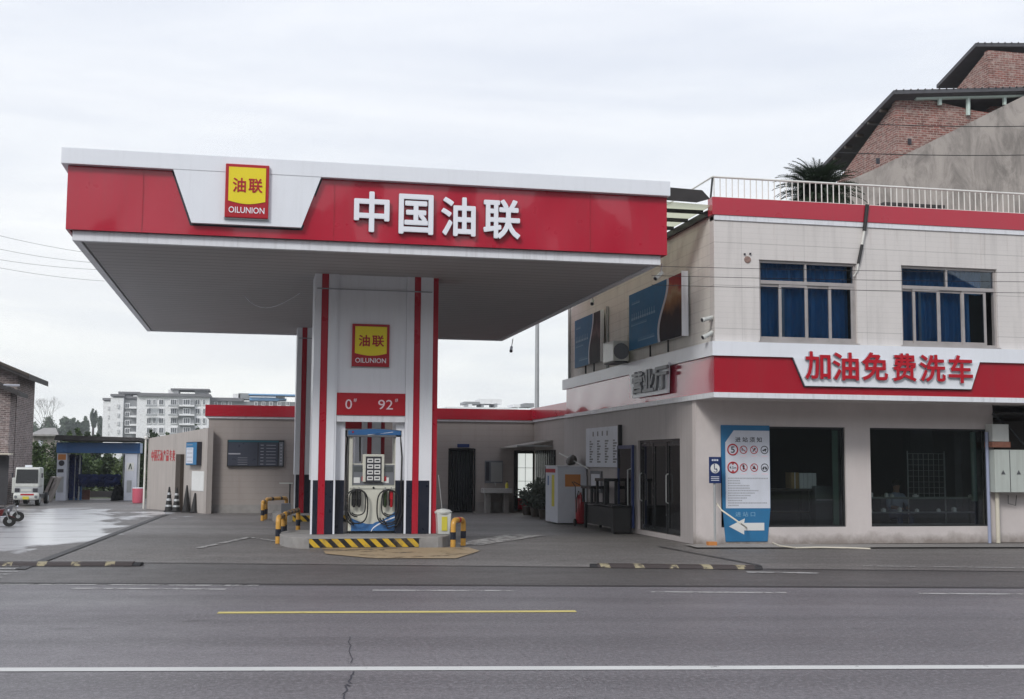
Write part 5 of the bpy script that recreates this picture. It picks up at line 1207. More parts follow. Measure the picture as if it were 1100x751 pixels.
m.build('printed_rows', 'letter_side', o1)
board_on_wall('paper_notice', 'white paper notice pasted on the yard wall below the price list', 'notice', 206.5, 506, 219, 528, 'paper_white', .01)
# cones at the wall foot
M['cone_black'] = M['brush_black']
def cone(p, h, label, stripes=True):
    o = thing('traffic_cone', label, 'traffic cone', (p[0], p[1], gz(p[1])), 'dark cones by the yard wall'); z = gz(p[1])
    MB().box(p[0]-.15, p[0]+.15, p[1]-.15, p[1]+.15, z, z+.03).build('base', 'black_rubber', o)
    MB().lathe((p[0], p[1], z), [(.13, .03), (.025, h)], 18).build('cone', 'black_rubber', o, True)
    if stripes:
        for k in range(3):
            a = .2+k*.24; r0 = .13+(.025-.13)*(a-.03/h); r1 = .13+(.025-.13)*(a+.11)
            MB().lathe((p[0], p[1], z), [(r0+.004, a*h), (r1+.004, (a+.09)*h)], 18).build('white_band', 'galv', o, True)
cone((-2.68, 41.4), .80, 'leftmost dark cone with white bands at the foot of the yard wall'); cone((-2.42, 41.0), .78, 'second dark cone with white bands from the left at the yard wall')
cone((-2.08, 40.6), .86, 'plain black tall cone third from the left at the yard wall', False); cone((-1.80, 40.1), .62, 'short plain black cone nearest the annex corner', False)
pst = thing('warning_post', 'short red and white post at the left end of the yard wall', 'post', (-4.3, 50, gz(50))); q = P(160, 540, Y=50); z = gz(50)
MB().cyl((q.x, 50, z), (q.x, 50, z+1.05), .07, 12).build('post', 'poster_white', pst)
for k in (0.0, .7): MB().cyl((q.x, 50, z+.05+k), (q.x, 50, z+.33+k), .075, 12).build('red_band', 'red_bucket', pst)
gp = thing('gate_lamp_post', 'slim white post with a rounded white cap at the end of the yard wall', 'post', (w1.x, w1.y, 0))
MB().tube([(w1.x-.08, w1.y-.1, -.2), (w1.x-.08, w1.y-.1, 2.36)], .035, 10).build('post', 'rail_white', gp); MB().lathe((w1.x-.08, w1.y-.1, 2.361), [(.07, 0), (.08, .06), (.03, .10)], 14).build('cap', 'rail_white', gp, True)

# ------------------------------------------------------------------ car wash gantry
WY = 59.0; zg = gz(WY); S = WY/50.8
def wx(px): return P(px, 500, Y=WY).x
def wz(px, py): return P(px, py, Y=WY).z
wa = thing('car_wash', 'drive through car wash gantry with blue header and white end posts', 'car wash', (wx(105), WY, zg))
MB().box(wx(61), wx(71.5), WY, WY+1.2, zg, wz(66, 487)).build('left_post', 'poster_white', wa, bevel=.02)
MB().box(wx(134), wx(147), WY, WY+1.2, zg, wz(140, 487)).build('right_post', 'poster_white', wa, bevel=.02)
MB().box(wx(60), wx(150), WY-.05, WY+1.3, wz(100, 486.8), wz(100, 475.5)).build('header', 'wash_blue', wa, bevel=.02)
MB().box(wx(60.5), wx(71), WY-.058, WY-.052, wz(66, 486), wz(66, 476.5)).build('header_panel', 'blue_wave', wa)
MB().extr([(wx(59), WY-.6, wz(60, 473)), (wx(150), WY-.6, wz(150, 474)), (wx(151), WY-.6, wz(150, 470.5)), (wx(61), WY-.6, wz(60, 467.5))], (0, 5, 0)).build('roof', 'roof_dark', wa)
MB().box(wx(62), wx(70.5), WY-.01, WY-.001, wz(66, 494), wz(66, 488)).build('orange_panel', 'orange', wa)
MB().lathe((wx(66), WY-.001, wz(66, 497.5)), [(.13, 0), (.12, -.05)], 20, 'Y').build('gauge', 'ink', wa)
MB().box(wx(62), wx(68.5), WY-.02, WY-.001, wz(66, 507.5), wz(66, 504)).build('screen', 'ink', wa)
MB().box(wx(62.5), wx(69), WY-.012, WY-.001, wz(66, 529), wz(66, 512)).build('instruction_panel', 'galv', wa)
MB().box(wx(136), wx(144), WY-.012, WY-.001, wz(140, 506), wz(140, 497)).build('pale_panel', 'paper_white', wa); MB().box(wx(137), wx(142), WY-.012, WY-.001, wz(140, 529), wz(140, 516)).build('instruction_panel', 'galv', wa)
MB().extr([(wx(138), WY-.02, wz(140, 504)), (wx(139), WY-.02, wz(140, 504)), (wx(140), WY-.02, wz(140, 499.5)), (wx(141), WY-.02, wz(140, 504)), (wx(142), WY-.02, wz(140, 504)), (wx(140.4), WY-.02, wz(140, 498)), (wx(139.6), WY-.02, wz(140, 498))], (0, -.01, 0)).build('symbol', 'leaf_dark', wa)
def brush(p0, p1, r0, r1, mt, n=420):
    b = MB(); p0 = Vector(p0); p1 = Vector(p1); d = p1-p0; dn = d.normalized(); u = dn.orthogonal().normalized(); v = dn.cross(u)
    for k in range(n):
        t = random.random(); a = random.random()*2*PI; rr = (r0+(r1-r0)*t)*random.uniform(.8, 1.05); o_ = u*math.cos(a)+v*math.sin(a); c = p0+d*t; w = (dn*.05+o_.cross(dn)*.05)
        b.add([c+o_*.05-w, c+o_*.05+w, c+o_*rr+w, c+o_*rr-w], [(0, 1, 2, 3)])
    b.tube([p0, p1], .06, 8); b.tube([p0+d*.02, p1-d*.02], [r0*.72, r1*.72], 14); return b.build('brush', mt, wa)
random.seed(3)
brush((wx(77), WY+1.0, zg+.1), (wx(77), WY+1.0, wz(80, 489)), .33, .33, 'brush_blue')
brush((wx(84), WY+.6, wz(85, 516.5)), (wx(128), WY+.6, wz(85, 516.5)), .30, .30, 'brush_blue')
brush((wx(128), WY+.2, zg+.05), (wx(127), WY+.2, wz(127, 522)), .36, .16, 'brush_black')
MB().box(wx(72), wx(86), WY+.9, WY+1.0, zg, wz(80, 519)).build('splash_panel', 'wash_blue', wa)
for px in (78, 83, 131): MB().cyl((wx(px), WY+.8, zg), (wx(px), WY+.8, wz(px, 488)), .04, 8).build('guide_rail', 'galv', wa)
MB().box(wx(72), wx(134), WY+2.2, WY+2.3, zg+.1, wz(100, 529)).build('rear_barrier', 'pave_pale', wa)
MB().cyl((wx(148.5), WY+.2, zg), (wx(148.5), WY+.2, wz(148, 480)), .05, 10).build('water_pipe', 'rail_white', wa)
MB().box(wx(84), wx(93), WY+1.5, WY+1.6, zg, wz(90, 527)).build('kerb_block', 'rust', wa)
bk = thing('water_barrel', 'pinkish red barrel beside the right post of the car wash', 'barrel', (wx(148), 54, gz(54)))
q = P(148, 540, Y=54); MB().lathe((q.x, 54, gz(54)), [(.20, 0), (.23, .05), (.24, .55), (.25, .62)], 20).build('barrel', 'red_bucket', bk, True); MB().lathe((q.x, 54, gz(54)+.62), [(.25, 0), (.25, .03), (.10, .04)], 20).build('lid', 'white_trim', bk)
for k, (px, lab) in enumerate(((53, 'leaning grey slab left of the car wash post'), (58, 'second grey slab leaning against the car wash post'))):
    q = P(px, 520, Y=57); tag(MB().obox((q.x, 57, gz(57)+.55), (.12, 1.1, 1.15), 0, 0, .35).build('stone_slab', 'gable_concrete'), lab, 'slab')

# ------------------------------------------------------------------ left brick house
HY = 52.3; hz = gz(HY); hx = P(15, 500, Y=HY).x; HB = P(36, 500, X=hx).y
bh_ = thing('brick_house', 'old dark brick house with a pitched tile roof at the left edge', 'house', (hx-2.5, HY+3, hz))
ex_ = hx+.55; e1 = P(52, 410, X=ex_); HB = min(HB, e1.y); rx = ex_-4.2; rz = e1.z+1.75
MB().extr([(hx-7.3, HY, hz-.2), (hx, HY, hz-.2), (hx, HY, e1.z+.55*1.75/4.2-.19), (rx, HY, rz-.19), (hx-7.3, HY, e1.z+.55*1.75/4.2-.19)], (0, HB-HY, 0)).build('wall', 'brick_old', bh_)
def roof_slab(mb, x0, z0, x1, z1, y0, y1, th): mb.extr([(x0, y0, z0), (x1, y0, z1), (x1, y0, z1-th), (x0, y0, z0-th)], (0, y1-y0, 0)); return mb
roof_slab(MB(), ex_, e1.z, rx, rz, HY-.6, e1.y, .22).build('roof', 'roof_dark', bh_)
roof_slab(MB(), 2*rx-ex_, e1.z, rx-.001, rz, HY-.6, e1.y, .20).build('roof', 'roof_dark', bh_)
MB().extr([(ex_-.0, HY-.62, e1.z+.02), (rx, HY-.62, rz+.02), (rx, HY-.62, rz-.10), (ex_, HY-.62, e1.z-.10)], (0, -.04, 0)).build('barge_board', 'wood_dark', bh_)
print('house', hx, HB, tuple(e1), rz)
lt = thing('lean_to', 'lower brick outhouse with its own tile roof before the brick house', 'outhouse', (hx-2, HY-1.5, hz))
LY = HY-1.2; LX = P(8, 500, Y=LY).x; l1 = P(27, 424, Y=HY-.1); lex = l1.x
MB().extr([(LX-5, LY, hz-.2), (LX, LY, hz-.2), (LX, LY, l1.z+.03), (LX-5, LY, l1.z+2.3)], (0, 1.15, 0)).build('wall', 'brick_old', lt)
roof_slab(MB(), LX+.45, l1.z, LX-4.6, l1.z+2.3, LY-.5, HY-.02, .16).build('roof', 'roof_dark', lt)
MB().obox((LX+.1, LY-.45, l1.z+.28), (.6, .1, .05), 0, .43, 0).build('pale_slat', 'letter_side', lt)
q = P(5, 487, Y=LY-.4); MB().box(q.x-.6, q.x+.25, LY-.6, LY-.02, q.z-.05, q.z).build('door_hood', 'pvc', lt)
MB().box(q.x-1.2, q.x+.1, LY-.02, LY-.001, hz, q.z-.1).build('doorway', 'interior_dark', lt)
# street-cleaning mini truck
TY = 49.3; tz = gz(TY); tx0, tx1 = P(14.5, 520, Y=TY).x, P(43, 520, Y=TY).x; tc = (tx0+tx1)/2; tw = (tx1-tx0)
tr = thing('mini_truck', 'small white utility truck facing the camera beside the brick house', 'truck', (tc, TY, tz))
def tp_(x): return tc+x*tw
cabm = MB().extr([(0, TY-.02, tz+.70), (0, TY+.06, tz+1.46), (0, TY+.95, tz+1.46), (0, TY+1.05, tz+.70)], (tw*.93, 0, 0))
cabm.v = [(v[0]+tp_(-.465), v[1], v[2]) for v in cabm.v]
cb_ = cabm.build('cab', 'truck_white', tr, bevel=.07)
MB().extr([(tp_(-.42), TY-.01, tz+.86), (tp_(.42), TY-.01, tz+.86), (tp_(.40), TY+.045, tz+1.38), (tp_(-.40), TY+.045, tz+1.38)], (0, -.015, 0)).build('windscreen', 'door_black', tr)
MB().box(tp_(-.46), tp_(.46), TY-.05, TY+1.0, tz+.42, tz+.70).build('lower_cab', 'galv', tr, bevel=.03)
MB().box(tp_(-.49), tp_(.49), TY-.12, TY+.1, tz+.22, tz+.50).build('bumper', 'truck_white', tr, bevel=.09)
for s_ in (-1, 1):
    MB().box(tp_(s_*.34-.09), tp_(s_*.34+.09), TY-.065, TY-.051, tz+.52, tz+.67).build('headlight', 'ink', tr)
    MB().lathe((tp_(s_*.38), TY-.121, tz+.34), [(.055, 0), (.05, -.01)], 14, 'Y').build('fog_lamp', 'grey_plastic', tr)
    for yy in (TY+.25, TY+2.2):
        w_ = MB().lathe((tp_(s_*.40), yy, tz+.23), [(.23, -.07), (.23, .07)], 20, 'X').build('wheel', 'tyre', tr); MB().lathe((tp_(s_*.40), yy, tz+.23), [(.12, -.075), (.12, .075)], 14, 'X').build('rim', 'galv', w_)
    MB().obox((tp_(s_*.56), TY+.05, tz+1.15), (.05, .04, .18)).build('mirror', 'ink', tr)
MB().box(tp_(-.12), tp_(.12), TY-.128, TY-.121, tz+.25, tz+.36).build('number_plate', 'yellow_sheet', tr)
MB().box(tp_(-.2), tp_(.3), TY-.127, TY-.121, tz+.40, tz+.46).build('red_lettering', 'poster_red', tr)
MB().box(tp_(-.2), tp_(.2), TY-.055, TY-.051, tz+.55, tz+.64).build('grille', 'truck_white', tr)
MB().box(tp_(-.14), tp_(.12), TY+.25, TY+.40, tz+1.46, tz+1.54).build('roof_beacon', 'white_panel', tr, bevel=.01)
MB().box(tp_(-.78), tp_(.16), TY+1.15, TY+2.9, tz+.45, tz+1.05).build('load_bed', 'truck_white', tr, bevel=.02); MB().box(tp_(-.35), tp_(.35), TY+.5, TY+2.7, tz+.25, tz+.42).build('chassis', 'dark_metal', tr)
# motorcycles by the left edge
def motorbike(loc, rz, label, body):
    o = thing('motorcycle', label, 'motorcycle', (0, 0, 0), 'motorcycles parked at the left edge')
    for xx in (-.62, .62):
        w_ = MB().lathe((xx, 0, .28), [(.28, -.045), (.28, .045)], 24, 'Y').build('wheel', 'tyre', o); MB().lathe((xx, 0, .28), [(.10, -.05), (.10, .05)], 20, 'Y').build('rim', 'galv', w_)
    MB().tube([(.62, 0, .28), (.50, 0, .65), (.42, 0, .95)], .03, 8).tube([(.62, .07, .28), (.50, .07, .65)], .02, 8).tube([(.62, -.07, .28), (.50, -.07, .65)], .02, 8).build('fork', 'steel', o)
    MB().tube([(.42, -.30, 1.0), (.44, -.1, .96), (.44, .1, .96), (.42, .30, 1.0)], .018, 8).build('handlebar', 'dark_metal', o)
    MB().tube([(.40, -.28, 1.0), (.38, -.32, 1.18)], .01, 6).lathe((.38, -.33, 1.18), [(.05, -.01), (.05, .01)], 12, 'X').tube([(.40, .28, 1.0), (.38, .32, 1.18)], .01, 6).lathe((.38, .33, 1.18), [(.05, -.01), (.05, .01)], 12, 'X').build('mirror', 'ink', o)
    MB().extr([(.40, -.12, .92), (.30, -.12, .55), (-.05, -.12, .50), (-.30, -.12, .68), (.05, -.12, .78), (.2, -.12, .90)], (0, .24, 0)).build('tank', body, o, bevel=.03)
    MB().extr([(.10, -.11, .80), (-.65, -.11, .86), (-.62, -.11, .76), (-.2, -.11, .68), (.05, -.11, .72)], (0, .22, 0)).build('saddle', 'black_rubber', o, bevel=.025)
    MB().box(-.2, .22, -.13, .13, .26, .52).build('engine', 'dark_metal', o, bevel=.03)
    MB().tube([(.1, -.16, .30), (-.3, -.17, .26), (-.75, -.17, .36)], .035, 10).build('exhaust', 'chrome', o)
    MB().extr([(-.45, -.08, .74), (-.85, -.08, .80), (-.88, -.08, .62), (-.6, -.08, .60)], (0, .16, 0)).build('tail', body, o, bevel=.02)
    MB().box(-.90, -.885, -.07, .07, .66, .73).build('tail_light', 'poster_red', o)
    MB().lathe((.56, 0, .82), [(.03, -.05), (.075, -.02), (.08, .04)], 16, 'X').build('headlamp', 'chrome', o, True)
    MB().extr([(.30, -.05, .56), (.62, -.05, .585), (.88, -.05, .46), (.86, -.05, .44), (.6, -.05, .555)], (0, .10, 0)).build('front_mudguard', body, o)
    o.location = loc; o.rotation_euler = (0.0, 0, rz); o.scale = (.52, .52, .46); return o
M['bike_red'] = plain('bike_red', (.10, .012, .012), .3, 0, .4); M['bike_grey'] = plain('bike_grey', (.10, .10, .11), .35, 0, .3)
q = P(9, 561, Z=0); motorbike((q.x-.15, q.y+.3, 0), .12, 'dark grey motorcycle parked nearest the puddles at the left edge', M['bike_grey'])
q = P(-6, 566, Z=0); motorbike((q.x, q.y, 0), .25, 'red and white motorcycle cut by the left edge of the picture', M['bike_red'])

# ================================================================== BRICK HOUSES ON THE SLOPE (right, behind)
bu = thing('hillside_house', 'red brick house with dark shed roofs and a raw concrete gable wall behind the shop', 'house', (24, 40, 0))
HQ = 38.0
cg = [P(868, 213, Y=HQ), P(905, 196, Y=HQ), P(940, 182, Y=HQ), P(1100, 103, Y=HQ), P(1180, 62, Y=HQ)]
MB().extr([(cg[0].x, HQ, -1)]+[tuple(p) for p in cg]+[(cg[-1].x, HQ, -1)], (0, .25, 0)).build('gable_wall', 'gable_concrete', bu)
XA = P(963, 160, Y=HQ+.4).x; YA = HQ+.4
MB().extr([(XA, YA, 5), (XA+14, YA, 5), (XA+14, YA, P(1090, 108, Y=YA).z-1.2), P(1048, 119, Y=YA), P(975, 102, Y=YA), (XA, YA, P(963, 102, Y=YA).z)], (0, .25, 0)).build('front_brick_wall', 'brick_red', bu)
pa, pb_ = P(962, 112, X=XA), P(909, 183, X=XA); sl2 = (pb_.z-pa.z)/(pb_.y-pa.y)
MB().extr([(XA, YA+.26, 5), (XA, YA+.26, pa.z), (XA, YA+6, pa.z+sl2*(6+YA-pa.y)), (XA, YA+6, 5)], (.25, 0, 0)).build('side_brick_wall', 'brick_red', bu)
XE = XA-.32; ra, rb = P(960, 101, X=XE), P(880, 184, X=XE); sl2 = (rb.z-ra.z)/(rb.y-ra.y)
def shed_roof(name, xe, a, b, y1, L_, th):
    s_ = (b.z-a.z)/(b.y-a.y); c_ = P(1100, 97.5 if name == 'roof' else 50, Y=a.y); dz = (c_.z-a.z)/(c_.x-a.x)*L_
    for k in range(1): MB().extr([(xe, a.y, a.z), (xe, y1, a.z+s_*(y1-a.y)), (xe, y1, a.z+s_*(y1-a.y)+th), (xe, a.y, a.z+th)], (L_, 0, dz)).build(name, 'roof_sheet', bu)
    m_ = MB()
    for k in range(int(L_/.28)): f_ = (.1+k*.28)/L_; m_.tube([(xe+.1+k*.28, a.y-.03, a.z+th+.0+dz*f_), (xe+.1+k*.28, y1, a.z+s_*(y1-a.y)+th+dz*f_)], .03, 6)
    m_.build(name+'_tiles', 'roof_dark', bu)
shed_roof('roof', XE, ra, rb, rb.y, 14, .14)
for k in range(6):
    y_ = YA+.5+k*.9
    if y_ < rb.y: MB().box(XE+.02, XA-.01, y_, y_+.1, ra.z+sl2*(y_-ra.y)-.13, ra.z+sl2*(y_-ra.y)-.02).build('purlin', 'wood_dark', bu)
M['truss_paint'] = plain('truss_paint', (.50, .60, .56), .5, 0, 0, .15)
m = MB().tube([P(983, 105.5, Y=YA-.1), P(1130, 101.5, Y=YA-.1)], .09, 6)
for px, py in ((1009.5, 111), (1040, 122), (1079, 111)): m.tube([P(px, 103, Y=YA-.1), P(px, py+2, Y=YA-.1)], .08, 6)
m.build('roof_frame', 'truss_paint', bu)
MB().box(XA+2, XA+14, YA+3, YA+3.2, 8, ra.z-1.0).build('dark_loft', 'interior_dark', bu)
# upper block, set back
YB = HQ+1.0; XB = P(1062, 70, Y=YB).x
MB().box(XB, XB+12, YB, YB+.25, 12, P(1062, 54, Y=YB).z).build('upper_brick_wall', 'brick_red', bu)
pa2 = P(1062, 56, X=XB); pb3 = P(1033, 91, X=XB); s3 = (pb3.z-pa2.z)/(pb3.y-pa2.y)
MB().extr([(XB, YB+.26, 10), (XB, YB+.26, pa2.z), (XB, YB+5, pa2.z+s3*5), (XB, YB+5, 10)], (.25, 0, 0)).build('upper_side_wall', 'brick_red', bu)
XF = XB-.32; ra3, rb3 = P(1048, 50, X=XF), P(1006, 95, X=XF)
shed_roof('upper_roof', XF, ra3, rb3, rb3.y, 12, .14)
MB().obox(P(890, 215, Y=HQ-.5), (.4, .3, .5)).build('wall_niche', 'brick_red', bu)
for (px, py) in ((977, 152), (943, 173)):
    MB().obox(P(px, py, Y=YA-.02), (.12, .06, .2)).build('putlog_hole', 'ink', bu)
rs = thing('roof_shed', 'dark red plank shed on the flat roof behind the railing', 'shed', (12.5, 27, 6.38)); q = P(982, 214, Y=26)
MB().box(q.x-.7, q.x+.6, 26, 27, 6.38, 7.75).build('walls', 'rust', rs); MB().box(q.x-.85, q.x+.75, 25.9, 27.1, 7.75, 7.82).build('roof', 'roof_dark', rs); MB().box(q.x-.1, q.x+.4, 25.99, 26, 6.5, 7.5).build('door', 'ink', rs)

# ================================================================== APARTMENTS FAR BEHIND
AQ = 330.0
def ap_(px, py, dy=0): return P(px, py, Y=AQ+dy)
def win(b, px0, px1, py0, py1, dy=0, mt='apt_window'):
    a, c = ap_(px0, py1, dy), ap_(px1, py0, dy); f = MB().box(a.x-.12, c.x+.12, AQ+dy-.35, AQ+dy-.05, a.z-.15, c.z+.12).build('window', 'apt_white', b)
    m = MB(); n_ = 2 if px1-px0 < 5 else 3; w_ = (c.x-a.x)/n_
    for i in range(n_): m.box(a.x+i*w_+.06, a.x+(i+1)*w_-.06, AQ+dy-.40, AQ+dy-.351, a.z+.05, c.z-.05)
    m.build('pane', mt, f); return f
A1 = thing('apartment_block', 'white apartment block with stepped front and dark flat roof pavilion, left of the pair', 'building', ap_(130, 490), 'apartment blocks on the horizon')
def blk(mb, px0, px1, ytop, dy0, dy1, zb=-2): a, c = ap_(px0, ytop, dy0), ap_(px1, ytop, dy0); mb.box(a.x, c.x, AQ+dy0, AQ+dy1, zb, a.z); return mb
m = blk(MB(), 111, 119, 431, 6, 18); blk(m, 119, 133, 427, 3, 18); m.build('wall', 'apt_white', A1)
m = blk(MB(), 133, 147.5, 429, 4, 18); m.build('recessed_wall', 'apt_grey', A1)
for px0, px1, yt, dy in ((110, 119.5, 429.5, 5.5), (118.5, 133.5, 425.2, 2.5), (132, 148, 427.6, 3.5)):
    a, c = ap_(px0, yt, dy), ap_(px1, yt, dy); MB().box(a.x, c.x, AQ+dy, AQ+19, a.z-.1, a.z+.5).build('parapet', 'apt_roof', A1)
a, c = ap_(127, 422, 5), ap_(150, 421, 5); MB().box(a.x, c.x, AQ+5, AQ+14, a.z-.2, a.z+.35).build('pavilion_roof', 'apt_roof', A1)
a, c = ap_(131, 428, 6), ap_(141, 422, 6); MB().box(a.x, c.x, AQ+6, AQ+12, a.z, c.z-.1).build('stair_tower', 'apt_grey', A1)
for y_ in (436, 445.5, 454.5, 463):
    win(A1, 134.5, 139, y_-2.5, y_+2.2, 3.9); win(A1, 126, 127.3, y_-1.5, y_+1.5, 2.9); win(A1, 116, 117.2, y_+.5, y_+3, 5.9)
    a, c = ap_(139.5, y_+3, 3), ap_(147, y_+1, 3); MB().box(a.x, c.x, AQ+1.8, AQ+4, a.z, c.z).build('balcony', 'apt_white', A1)
A2 = thing('apartment_block', 'white six storey apartment block with rows of dark windows above the yard wall', 'building', ap_(190, 490), 'apartment blocks on the horizon')
m = blk(MB(), 147.5, 225, 425, 0, 16); m.build('wall', 'apt_white', A2)
m = MB(); blk(m, 192, 209.5, 429.5, -.8, 0); m.build('bay', 'apt_grey', A2)
a, c = ap_(147, 424.8, -1), ap_(226, 424.8, -1); MB().box(a.x, c.x, AQ-1, AQ+17, a.z-.1, a.z+.7).build('parapet', 'apt_roof', A2)
a, c = ap_(183, 418.5), ap_(225, 417); MB().box(a.x, c.x, AQ+1, AQ+12, a.z, a.z+.4).build('pavilion_roof', 'apt_roof', A2)
for p0_, p1_ in ((180, 191.5), (209, 223)):
    a, c = ap_(p0_, 424), ap_(p1_, 418.6); MB().box(a.x, c.x, AQ+2, AQ+10, a.z, c.z).build('stair_tower', 'apt_grey' if p0_ > 200 else 'apt_white', A2)
for r_, y_ in enumerate((432, 441.8, 452, 462.3)):
    for (xc, hw) in ((160, 2.2), (166, 1.4), (173.2, 2.4), (186.5, 3.2), (200.5, 3.6), (212.3, 2.4), (219.2, 1.4)):
        if r_ == 1 and xc == 166: continue
        win(A2, xc-hw, xc+hw, y_-2.7, y_+2.7, -.8 if xc == 200.5 else 0)
    for xa_, xb_ in ((157, 169), (181, 191.5), (192.5, 209)):
        if (r_+int(xa_)) % 3 == 0 and xa_ != 192.5: continue
        a, c = ap_(xa_, y_+4.8, -1), ap_(xb_, y_+3.2, -1); MB().box(a.x, c.x, AQ-1.9, AQ-.85, a.z, c.z).build('balcony', 'apt_white' if xa_ == 192.5 else 'galv', A2)
A3 = thing('apartment_block', 'long grey building with blue sheet roof sheds showing above the red annex band', 'building', ap_(270, 490), 'apartment blocks on the horizon')
m = blk(MB(), 225, 320, 430.5, 6, 20); m.build('wall', 'apt_grey', A3)
for p0_, p1_, y0_, y1_, mt in ((225, 262, 430.5, 427.5, 'apt_roof'), (250, 258, 430, 423, 'apt_white'), (256, 268, 428.5, 422.5, 'apt_grey'), (268, 300, 430, 427, 'sheet_blue'), (290, 308, 429.5, 428, 'sheet_blue'), (297, 306, 427.6, 424.6, 'apt_grey')):
    a, c = ap_(p0_, y0_, 5), ap_(p1_, y1_, 5); MB().box(a.x, c.x, AQ+5+(p0_ % 3)*.4, AQ+14, a.z, c.z).build('roof_structure', mt, A3)
a, c = ap_(267, 424.3, 4), ap_(318, 424.3, 4); MB().box(a.x, c.x, AQ+4, AQ+12, a.z, a.z+.35).build('sheet_roof', 'sheet_blue', A3)
for px in (232, 240, 247, 275, 283, 291, 300, 309): win(A3, px-1.6, px+1.6, 432, 435.5, 5.9)
A4 = thing('distant_building', 'pale distant building whose roof boxes show above the right red annex band', 'building', ap_(520, 490), 'apartment blocks on the horizon')
m = blk(MB(), 480, 556, 437, 0, 12); m.build('wall', 'apt_white', A4)
for p0_, p1_, y0_, y1_, mt in ((500, 516, 434, 431.5, 'apt_grey'), (516.5, 540, 433.5, 428.8, 'apt_white'), (504, 508, 437, 433.8, 'apt_white'), (518, 521, 437, 433.4, 'apt_grey'), (532, 535, 437, 433.4, 'apt_grey'), (552, 560, 437, 434.3, 'apt_white'), (565, 575, 437, 433, 'apt_grey')):
    a, c = ap_(p0_, y0_), ap_(p1_, y1_); MB().box(a.x, c.x, AQ+1+(p0_ % 4)*.3, AQ+9, a.z, c.z).build('roof_structure', mt, A4)
fh = thing('far_cottage', 'small grey house with a low pitched roof left of the car wash', 'house', P(45, 500, Y=95))
a, c = P(33, 500, Y=95), P(60, 468, Y=95); MB().box(a.x, c.x, 95, 101, -.5, c.z).build('wall', 'gable_concrete', fh)
e0, e1_ = P(31, 468.5, Y=94.5), P(63, 468.5, Y=94.5); MB().extr([(e0.x, 94.5, e0.z), (e1_.x, 94.5, e1_.z), (e1_.x-.6, 97, e1_.z+.55), (e0.x+.6, 97, e0.z+.55)], (0, .0, .12)).build('roof', 'curb_concrete', fh)
a, c = P(41, 481, Y=94.9), P(46, 473, Y=94.9); MB().box(a.x, c.x, 94.9, 94.99, a.z, c.z).build('window', 'poster_white', fh)

# ================================================================== VEGETATION
def leaves(mb, c, rad, n, size, seed, gap=.35, flat=0):
    rnd = random.Random(seed); c = Vector(c); lob = [(Vector((rnd.gauss(0, .55), rnd.gauss(0, .55), rnd.gauss(0, .5))), rnd.uniform(.32, .6)) for _ in range(16)]
    k = 0; tries = 0
    while k < n and tries < n*8:
        tries += 1; l, r = lob[rnd.randrange(16)]
        v = Vector((rnd.gauss(0, 1), rnd.gauss(0, 1), rnd.gauss(0, 1))).normalized()*r*(rnd.random()**.35)
        p = l+v
        if p.length > 1.15 or p.z < -1: continue
        q = c+Vector((p.x*rad[0], p.y*rad[1], p.z*rad[2])); s_ = size*rnd.uniform(.6, 1.3)
        a = Vector((rnd.gauss(0, 1), rnd.gauss(0, 1), rnd.gauss(0, .7))).normalized(); b = a.cross(Vector((rnd.gauss(0, 1), rnd.gauss(0, 1), rnd.gauss(0, 1)))).normalized()
        mb.add([q-a*s_*.5, q+b*s_*.28, q+a*s_*.5, q-b*s_*.28], [(0, 1, 2, 3)]); k += 1
    return mb
def tree(name, label, base, h, rad, n, size, mat, seed, trunk=True, group=None, cz=None, limbs=4):
    base = Vector(base); o = thing(name, label, 'tree' if trunk else 'bush', base, group); rnd = random.Random(seed)
    cc = base+Vector((0, 0, cz if cz is not None else h-rad[2]))
    if trunk:
        t = MB().tube([base-Vector((0, 0, .3)), base+Vector((rnd.uniform(-.1, .1)*rad[0], 0, (h-rad[2])*.6)), cc+Vector((0, 0, rad[2]*.5))], [h*.035, h*.025, h*.008], 8)
        for k in range(limbs):
            a = rnd.random()*6.28; t.tube([base+Vector((0, 0, (h-rad[2])*rnd.uniform(.5, .9))), cc+Vector((math.cos(a)*rad[0]*.6, math.sin(a)*rad[1]*.6, rad[2]*rnd.uniform(-.1, .6)))], [h*.014, h*.004], 6)
        t.build('trunk', 'bark', o)
    leaves(MB(), cc, rad, n, size, seed).build('crown' if trunk else 'foliage', mat, o)
    return o
gB = 'trees and bushes behind the yard'
def zbase(y): return -.33
